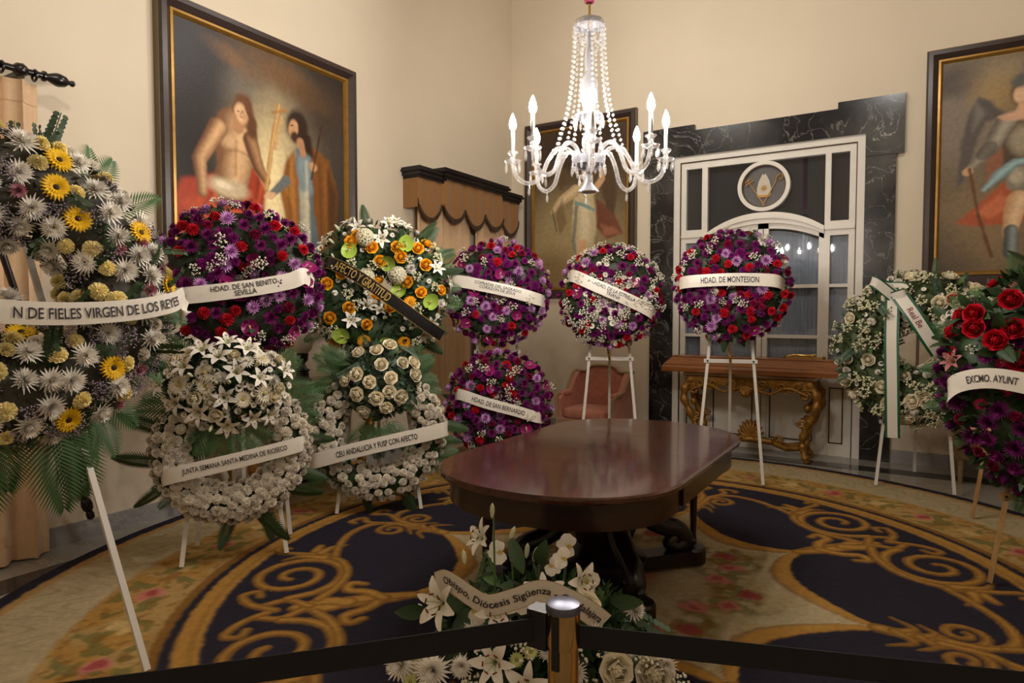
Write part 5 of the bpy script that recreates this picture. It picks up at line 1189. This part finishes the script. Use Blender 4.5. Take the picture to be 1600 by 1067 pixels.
# 3 white carnation ring with lilies
def white_ring(label, C, R, r, seed, n_car, ph=(0, 360)):
    w = Ring(label, C, R, r, tilt=7, seed=seed); w.core(n=700); w.fill([('carnation_white', n_car, 1.0)], ph, tight=.64, tries=90); w.fill([('carnation_white', n_car // 2, .85)], ph, tight=.55, tries=60); w.green('fern', 10); return w
def cluster(w, c, rad, items, seed, tight=.72):
    rg = random.Random(seed); taken = []
    for kind, n, sc in items:
        q = K[kind][1] * sc
        for _ in range(n):
            for _t in range(60):
                x, z = rg.uniform(-1, 1), rg.uniform(-1, 1)
                if x * x + z * z > 1: continue
                y = -math.sqrt(max(0, 1 - .85 * (x * x + z * z))); p = Vector((c[0] + rad[0] * x, c[1] + rad[1] * y, w.H + c[2] + rad[2] * z))
                if all((p - a).length > (q + b) * tight for a, b in taken): break
            else: continue
            taken.append((p, q)); nn = Vector((x * .8, y * .9 - .3, z * .8 + .15)); put(w.root, kind, p - nn.normalized() * .01, nn, None, sc * rg.uniform(.9, 1.12), None, rg)
def cluster_core(w, c, rad, m=G_DARK, seed=2, n=500, ln=.07):
    mb = MB(); rg = random.Random(seed)
    mb.grid(lambda u, v: (c[0] + rad[0] * .8 * math.cos(u * 2 * PI) * math.sin(v * PI * .5), c[1] - rad[1] * .75 * math.cos(v * PI * .5), w.H + c[2] + rad[2] * .8 * math.sin(u * 2 * PI) * math.sin(v * PI * .5)), 24, 8)
    for i in range(n):
        a, v = rg.uniform(0, 2 * PI), math.sqrt(rg.random()) * PI * .5; d = Vector((math.cos(a) * math.sin(v), -math.cos(v), math.sin(a) * math.sin(v))); p = Vector((c[0] + rad[0] * .85 * d.x, c[1] + rad[1] * .85 * d.y, w.H + c[2] + rad[2] * .85 * d.z))
        g = (d + Vector((rg.gauss(0, .7), rg.gauss(0, .5), rg.gauss(0, .7)))).normalized(); e = g.cross(Vector((rg.gauss(0, 1), rg.gauss(0, 1), rg.gauss(0, 1)))).normalized() * ln * .22
        mb.face([mb.vert(p), mb.vert(p + g * ln * .55 + e), mb.vert(p + g * ln * 1.1), mb.vert(p + g * ln * .55 - e)])
    o = build('foliage', mb, m, w.root, True, 60); o['kind'] = 'stuff'
def fan(w, kind, n, c, span, seed, sc=1., tip=-.2):
    rg = random.Random(seed)
    for i in range(n):
        a = R_(span[0] + (span[1] - span[0]) * (i + .5) / n + rg.uniform(-6, 6)); d = Vector((math.cos(a), tip, math.sin(a))); put(w.root, kind, Vector((c[0], c[1], w.H + c[2])) + d * .08, Vector((rg.gauss(0, .25), -1, rg.gauss(0, .25) + .2)), None, sc * rg.uniform(.85, 1.15), d, rg)
w = white_ring('white carnation ring wreath topped with lilies, gerberas and daisies', (-3.738, 2.631, .74), .355, .10, 31, 170, (120, 420))
cluster_core(w, (-.03, -.05, .40), (.36, .16, .26)); s = .00412
cluster(w, (-.03, -.05, .40), (.38, .17, .28), [('lily_white', 15, 1.05), ('gerbera_white', 7, 1.0), ('rose_white', 8, .8), ('mum_white', 6, .7), ('daisy_white', 46, 1.1), ('bud_white', 8, 1.), ('leaf_dark', 14, .9)], 33, .66)
fan(w, 'frond', 9, (-.05, 0, .3), (120, 250), 5, .85); fan(w, 'frond', 7, (.1, 0, .3), (-60, 60), 6, .8); fan(w, 'frond', 8, (-.02, -.1, .2), (200, 340), 7, 0.50); fan(w, 'frond', 5, (-.2, 0, -.15), (150, 230), 8, 0.44)
sash(w.root, sash_pts(w, s, [(-100, 40, -.05), (-88, 34, -.12), (-30, 24, -.155), (40, 12, -.16), (90, 3, -.13), (108, 0, -.05)]), .098, text='JUNTA SEMANA SANTA MEDINA DE RIOSECO', tlen=.62, th=.042, tc=.5, label='white sash with one line of capitals')
easel('low white easel under the white lily and carnation wreath', w.C, w.a, .31, -.09, .2, 1.0, .3, .3, M_EASELW, False, .35, rung=False)

# 4 yellow, lime and white wreath with black sash
w = Ring('yellow and white wreath with lime anthuriums and a black gold-lettered sash', (-3.836, 4.097, 1.80), .36, .205, tilt=6, seed=41); w.core(n=1000, ln=.07); s = .00539
for x, z in ((-40, 68), (-55, 22), (-10, 62), (28, 62), (45, 10), (-3, 22), (58, 60), (2, 44), (-5, -18), (-70, -45), (-45, -32), (20, -33), (-75, 5), (34, 48), (-30, 78), (70, 35)): w.at('rose_yellow', x * s, z * s, 1.0, .01)
for x, z in ((48, -23), (-64, -80), (36, -82), (48, -108), (-22, -80), (-42, -112)): w.at('gerbera_orange', x * s, z * s, .95, .012)
for x, z in ((-20, 75), (-24, 22), (32, 22)): w.at('hydrangea_white', x * s, z * s, 1.35, .01)
for x, z in ((-42, 58), (40, 62), (15, 38), (38, 0), (74, -25), (12, -82), (-50, -72)): w.at('anthurium_green', x * s, z * s, 1.25, .02)
w.fill([('lily_white', 16, 1.0), ('mum_white', 10, .7), ('daisy_white', 50, 1.1), ('spray_cream', 26, 1.), ('bud_white', 8, 1.), ('rose_yellow', 5, .9)], tight=.7)
w.tuck('leaf_dark', 26, sc=.8); w.green('leaf_dark', 8, sc=.7); w.green('frond', 7, (-50, 40), .5); w.green('frond', 7, (140, 250), .55); w.green('bud_white', 8, (60, 130)); fan(w, 'frond', 7, (0, .02, -.05), (230, 310), 9, .8); w.green('fern', 8)
for x, z in ((-42, 98), (25, 100), (-30, 90), (15, 96)): w.at('lily_white', x * s, z * s, .95, .01)
sash(w.root, sash_pts(w, s, [(-84, -38, -.05), (-70, -36, -.17), (-30, -14, -.24), (20, 22, -.25), (65, 55, -.22), (95, 74, -.15)]), .10, M_SASHB, 'AFECTO Y GRATITUD', .52, .07, .36, M_INKG, edge=M_SASHGOLD, edge_w=.04, label='black sash with gold capitals and gold edges', wdir=(.35, -.1, 1))
easel('white wooden easel carrying the yellow and lime wreath above the white rose wreath', w.C, w.a, .3, -.05, .15, 2.15, .24, 1.2, M_EASELW, False)

# 5 white carnation ring with white roses
w = white_ring('white carnation ring wreath topped with white roses and eucalyptus', (-3.635, 3.868, .66), .405, .105, 51, 150); s = .00509
cluster_core(w, (.02, -.05, .42), (.31, .17, .32), G_GREY, 4, 700, .06)
cluster(w, (.02, -.06, .43), (.30, .19, .32), [('rose_white', 17, 1.05), ('leaf_dark', 16, .8), ('sprig', 22, .9), ('leaf_mid', 8, .8)], 53, .95)
fan(w, 'frond', 8, (.1, 0, .4), (-30, 50), 15, .7); fan(w, 'frond', 7, (-.1, 0, .45), (140, 230), 16, .75); fan(w, 'frond', 8, (0, -.08, .15), (220, 320), 17, 0.55); fan(w, 'frond', 6, (-.25, 0, -.25), (165, 215), 18, 0.50); fan(w, 'frond', 5, (.35, 0, -.2), (-50, 40), 19, 0.44)
sash(w.root, sash_pts(w, s, [(-104, 42, -.06), (-90, 38, -.13), (-40, 26, -.17), (20, 14, -.18), (75, 4, -.17), (98, -1, -.15), (106, -2, -.10), (98, 2, -.05)]), .115, text='CEU ANDALUCIA Y FUSP CON AFECTO', tlen=.63, th=.044, tc=.46, label='cream sash with one line of capitals')
easel('low white easel under the white rose and carnation wreath', w.C, w.a, .33, -.05, .2, 1.1, .3, .3, M_EASELW, False, .35, rung=False)

# 6, 7 purple wreaths by the corner
w = purple('purple and lilac wreath on a tall easel before the pelmet curtain', (-3.478, 5.374, 1.811), .285, .205, 61, 36, 34, 16, 24, 12); s = .00627
sash(w.root, sash_pts(w, s, [(-74, -12, -.06), (-62, -14, -.16), (-20, -6, -.19), (25, 4, -.19), (62, 14, -.165), (74, 16, -.06)]), .115, text='COFRADIA DEL SAGRADO\nCORAZON DE JESUS', tlen=.45, th=.07, tc=.5, label='white sash with two lines of capitals')
easel('white wooden easel behind the two purple wreaths by the pelmet curtain', w.C, w.a, .27, -.05, .14, 2.1, .22, 1.2, M_EASELW, False)
w = purple('low purple and wine wreath on the floor stand in front of the pelmet curtain', (-3.301, 5.131, .76), .275, .195, 71, 38, 20, 26, 22, 6, wine=20); s = .00597
sash(w.root, sash_pts(w, s, [(-72, -12, -.05), (-60, -15, -.15), (-20, -2, -.18), (25, 10, -.18), (58, 20, -.15), (70, 22, -.05)]), .10, text='HDAD. DE SAN BERNARDO', tlen=.5, th=.042, tc=.5, label='white sash with one line of capitals')
easel('low white easel under the purple and wine wreath', w.C, w.a, .25, -.05, .16, 1.05, .28, .24, M_EASELW, False, .35)

# 8, 9 wreaths on the white easels
w = purple('red, white and purple wreath standing beside the dark marble door surround', (-2.56, 5.998, 1.774), .275, .2, 81, 22, 16, 26, 52, 4, wine=14); s = .00632
w.fill([('daisy_white', 60, 1.25), ('spray_white', 30, 1.1)], tight=.36, lift=.014); w.green('frond', 5, (60, 120), .36); w.green('fern', 5, (40, 100), .6)
sash(w.root, sash_pts(w, s, [(-66, -30, -.05), (-54, -28, -.16), (-20, -12, -.19), (25, 8, -.19), (58, 24, -.15), (68, 32, -.05)]), .12, text='HDAD. DE LA ESTRELLA\nTRIANA', tlen=.42, th=.078, tc=.53, label='white sash with two lines of capitals', wdir=(.2, 0, 1))
easel('white wooden easel in front of the pink armchair', w.C, w.a, .3, -.06, .12, 2.08, .21, 1.13, M_EASELW, True, .6)
w = purple('red and purple wreath standing in front of the white arched door', (-1.458, 6.266, 1.86), .285, .21, 91, 40, 16, 34, 22, 4, wine=14); s = .00598
w.fill([('mum_white', 5, .8)], tight=.5); w.green('fern', 8, sc=.5); w.green('sprig_green', 14, sc=.7); w.green('leaf_mid', 5, (-40, 30), .7); w.green('fern', 5, (255, 285), .7)
sash(w.root, sash_pts(w, s, [(-82, 0, -.05), (-68, -3, -.17), (-20, -5, -.2), (20, -5, -.2), (62, -3, -.17), (76, 2, -.05)]), .115, text='HDAD. DE MONTESION', tlen=.5, th=.055, tc=.5, label='white sash with one line of capitals')
easel('white wooden easel in front of the gilt console and coffin lid', w.C, w.a, .3, -.06, .12, 2.15, .21, 1.13, M_EASELW, True, .8)

# 10 white wreath with green edged ribbon
w = Ring('white rose and stock wreath with long green-edged ribbon', (.03, 6.87, 1.30), .43, .22, tilt=7, seed=101, dep=.55); w.core(gm('moss_green', (70, 84, 50)), n=1300, ln=.07); s = .00573
w.fill([('rose_white', 34, 1.15), ('carnation_white', 30, 1.0), ('spray_cream', 70, 1.15), ('daisy_white', 60, 1.1), ('mum_white', 8, .8), ('lily_white', 8, .9)], tight=.7); w.tuck('leaf_mid', 30); w.tuck('sprig', 20); w.green('sprig', 12, (120, 260), .7); w.green('fern', 8, sc=.7); w.green('leaf_dark', 6, sc=.8)
kx, kz = -35 * s, 78 * s; H = w.H
sash(w.root, [(kx, -.16, H + kz), (kx + .0, -.2, H + kz - .35), (kx + .015, -.2, H + kz - .8), (kx + .03, -.16, H + kz - 1.26)], .118, None, wdir=(1, 0, 0), edge=M_SASHGREEN, edge_w=.17, name='ribbon_tail', label='white ribbon tail with green edges', flip=-1)
sash(w.root, [(kx + .04, -.18, H + kz + .02), (kx + .16, -.21, H + kz - .17), (kx + .29, -.18, H + kz - .39), (kx + .36, -.12, H + kz - .5)], .135, None, 'Real Be', .19, .05, .42, mat('sash_wine_ink', (130, 60, 70), .6), wdir=(.7, 0, .5), edge=M_SASHGREEN, edge_w=.16, name='ribbon_tail', label='green-edged ribbon tail with wine lettering')
sash(w.root, [(kx + .02, -.16, H + kz - .02), (kx - .12, -.24, H + kz + .1), (kx - .17, -.2, H + kz + .13), (kx - .05, -.12, H + kz + .09), (kx + .08, -.16, H + kz + .07), (kx + .10, -.2, H + kz + .02), (kx, -.19, H + kz - .02)], .1, None, wdir=(.3, -.3, 1), edge=M_SASHGREEN, edge_w=.12, name='ribbon_bow', label='white and green ribbon bow')
easel('white easel under the white wreath with green-edged ribbon', w.C, w.a, .3, -.06, .16, 1.75, .34, .58, M_EASELW, False, .4)

# 11 red rose and plum wreath at the side, 13 smaller one behind it
w = Ring('mixed red, plum and white wreath half hidden behind the big red rose wreath', (.78, 6.14, 1.267), .36, .19, tilt=6, seed=131); w.core(n=800); s = .0048
for k, x, z in (('mum_bigwhite', -92, 62), ('carnation_red', -104, 88), ('mum_plum', -88, 12), ('lily_pink', -76, 0), ('rose_red', -100, 38), ('lily_white', -108, 52), ('carnation_red', -100, 6)): w.at(k, x * s, z * s, 1.2, .03)
w.fill([('mum_plum', 26, 1.), ('carnation_red', 24, 1.), ('lily_white', 8, .9), ('mum_white', 10, .9), ('lily_pink', 6, 1.)], tight=.74); w.tuck('leaf_mid', 16); w.green('fern', 8); w.green('sprig_green', 8)
easel('oak easel under the mixed red, plum and white wreath', w.C, w.a, .36, -.07, .16, 1.7, .34, .6, M_EASELB, False, .4)
w = Ring('big wreath of red roses above plum chrysanthemums with a white sash', (.845, 4.73, 1.235), .46, .235, tilt=7, seed=111); w.core(n=1500, ln=.09); s = .00353
for x, z in ((-62, 160), (-40, 130), (-100, 118), (-98, 75), (-55, 45), (-120, 55), (-95, 22), (-145, 72), (-30, 180), (-10, 110), (30, 140), (60, 90), (-145, 95), (-20, 60), (-60, 88)): w.at('rose_red', x * s, z * s, 1.15, .03)
w.fill([('rose_red', 20, 1.1)], (15, 165), tight=.9)
w.fill([('spray_white', 16, .7)], (20, 170), tight=.7)
w.fill([('daisy_magenta', 9, 1.1), ('lily_pink', 7, 1.), ('mum_plum', 44, 1.05), ('mum_purple', 30, 1.), ('bud_pink', 8, 1.1), ('carnation_wine', 18, 1.)], (165, 375), tight=.72)
w.fill([('mum_plum', 8, .9), ('mum_pink', 3, .9)], (140, 180), tight=.6)
w.tuck('leaf_dark', 40, (10, 170), 1.4); w.tuck('fern', 30, (10, 170), .8); w.green('frond', 20, (20, 160), .5); w.green('frond', 4, (175, 215), .5); w.green('frond', 5, (240, 300), .6); w.green('sprig_green', 14, (190, 350)); w.tuck('bud_pink', 6, (180, 260))
sash(w.root, sash_pts(w, s, [(-150, 30, -.04), (-182, 45, -.1), (-172, 20, -.18), (-120, 8, -.25), (-40, 20, -.27), (60, 30, -.26), (150, 30, -.2)]), .115, text='EXCMO. AYUNT', tlen=.25, th=.042, tc=.325, label='white sash with dark italic capitals', wdir=(0, 0, 1), shift=.0)
easel('oak easel under the big red rose wreath', w.C, w.a, .42, -.14, .2, 1.9, .4, .5, M_EASELB, False, .5)

# 12 white lily arrangement on the floor in front of the table
AC = Vector((-1.167, 2.123, 0)); s = .002155
w = Ring('low white lily, orchid and rose arrangement with lettered ribbon in front of the table', (AC.x, AC.y, .571), .18, .2, tilt=0, seed=121, cat='flower arrangement')
w.root.name = 'flower_arrangement'
cluster_core(w, (0, 0, -.16), (.40, .2, .22), G_DARK, 12, 900, .07)
build('basket', MB().lathe([(.16, 0), (.19, .1), (.22, .24), (.2, .25), (.02, .22)], 24, (0, 0, w.H - .571 + .022)), mat('woven_basket', (92, 66, 40), .8, bump=.6, bscale=60), w.root)
def pt(kind, px, py, sc=1., y=-.2, n=(0, -1, .3), roll=None): return put(w.root, kind, ((px - 850) * s, y, w.H - (py - 960) * s), n, roll, sc)
for k, px, py, sc, y, n in (('lily_white', 750, 868, .95, -.05, (-.7, -.5, .5)), ('lily_white', 690, 950, 1.25, -.2, (-.5, -.8, .3)), ('lily_white', 775, 945, 1., -.25, (.2, -1, .1)), ('lily_white', 850, 940, 1.1, -.2, (.1, -.7, .8)), ('lily_white', 825, 1055, 1.2, -.3, (-.1, -1, .3)), ('lily_white', 775, 1025, 1.1, -.28, (-.2, -1, .4)), ('lily_white', 905, 920, 1., -.15, (.6, -.7, .3)), ('orchid_white', 890, 868, 1., -.1, (-.2, -1, .1)), ('orchid_white', 880, 885, .9, -.12, (.3, -1, 0)), ('orchid_white', 865, 900, .8, -.12, (-.3, -1, .1)), ('orchid_white', 920, 920, 1.1, -.15, (.4, -1, 0)), ('orchid_white', 772, 890, 1., -.05, (0, -1, .2)), ('orchid_white', 745, 955, 1.1, -.22, (-.2, -1, 0)), ('orchid_white', 820, 940, 1., -.22, (-.3, -1, .2)), ('rose_white', 1020, 1045, 1.3, -.25, (.2, -.9, .4)), ('rose_white', 960, 1030, 1.1, -.28, (.2, -1, .3)), ('mum_white', 620, 1050, 1.1, -.2, (-.3, -1, .3)), ('mum_white', 675, 1048, 1.1, -.25, (-.1, -1, .3)), ('mum_white', 1000, 975, .7, -.1, (.4, -.8, .5)), ('rose_white', 918, 950, .9, -.2, (.2, -.8, .6)), ('orchid_white', 960, 1020, 1., -.25, (.2, -1, 0)), ('gerbera_white', 640, 1052, .8, -.2, (-.4, -1, .2))): pt(k, px, py, sc, y, n)
for px, py in ((808, 1022), (955, 1060), (970, 1062), (640, 1062), (830, 1008), (700, 1000)): pt('daisy_green', px, py, 1.2, -.27)
for px, py in ((800, 985), (740, 985), (860, 1010), (900, 1045), (985, 1000), (720, 1040), (880, 1000), (1040, 1030), (930, 985)): pt('mum_white', px, py, .7, -.25); pt('spray_white', px + 20, py + 25, .9, -.24)
cluster(w, (0, 0, -.16), (.40, .16, .22), [('leaf_dark', 22, 1.), ('leaf_mid', 16, .9), ('sprig_green', 14, 1.), ('sprig', 10, 1.)], 125, .5)
for px, py, lean in ((762, 812, (.02, 0, 1)), (792, 850, (.35, 0, 1)), (820, 880, (.1, 0, 1)), (832, 885, (.3, 0, 1)), (848, 878, (.2, 0, 1)), (715, 893, (-.1, 0, 1)), (648, 985, (-.6, 0, 1)), (800, 895, (-.3, 0, 1))): pt('bud_white', px, py + 18, .75, -.06, lean)
stm = MB()
for a, b in (((768, 960), (764, 815)), ((880, 960), (893, 860)), ((770, 930), (752, 890)), ((842, 950), (842, 890)), ((800, 950), (792, 865))): stm.tube([((a[0] - 850) * s, -.08, w.H - (a[1] - 960) * s), ((b[0] - 850) * s, -.06, w.H - (b[1] - 960) * s)], .0035, 6)
build('flower_stems', stm, G_MID, w.root)
for px, py, d in ((795, 858, (.4, -.2, -1)), (655, 985, (-1, -.2, .1)), (735, 975, (-.6, -.3, -.6)), (960, 960, (1, -.2, .1)), (840, 900, (.3, -.2, 1)), (1075, 1040, (1, -.2, .2))): put(w.root, 'leaf_dark', ((px - 850) * s, -.1, w.H - (py - 960) * s), (0, -1, .3), None, 1.2, d)
def rp(px, py, y): return ((px - 850) * s, y, w.H - (py - 960) * s)
sash(w.root, [rp(674, 925, -.16), rp(700, 906, -.24), rp(735, 920, -.28), rp(765, 930, -.3), rp(805, 920, -.3), rp(845, 908, -.29), rp(885, 922, -.28), rp(920, 946, -.26), rp(945, 972, -.22)], .078, text='Obispo, Di\u00f3cesis Sig\u00fcenza - Guadalajara', tlen=.62, th=.033, tc=.54, label='cream ribbon with gold edges and dark lettering', edge=M_SASHGOLD, edge_w=.025, wdir=lambda u: (0 if u < .7 else .6 * (u - .7) / .3, -.1, 1))
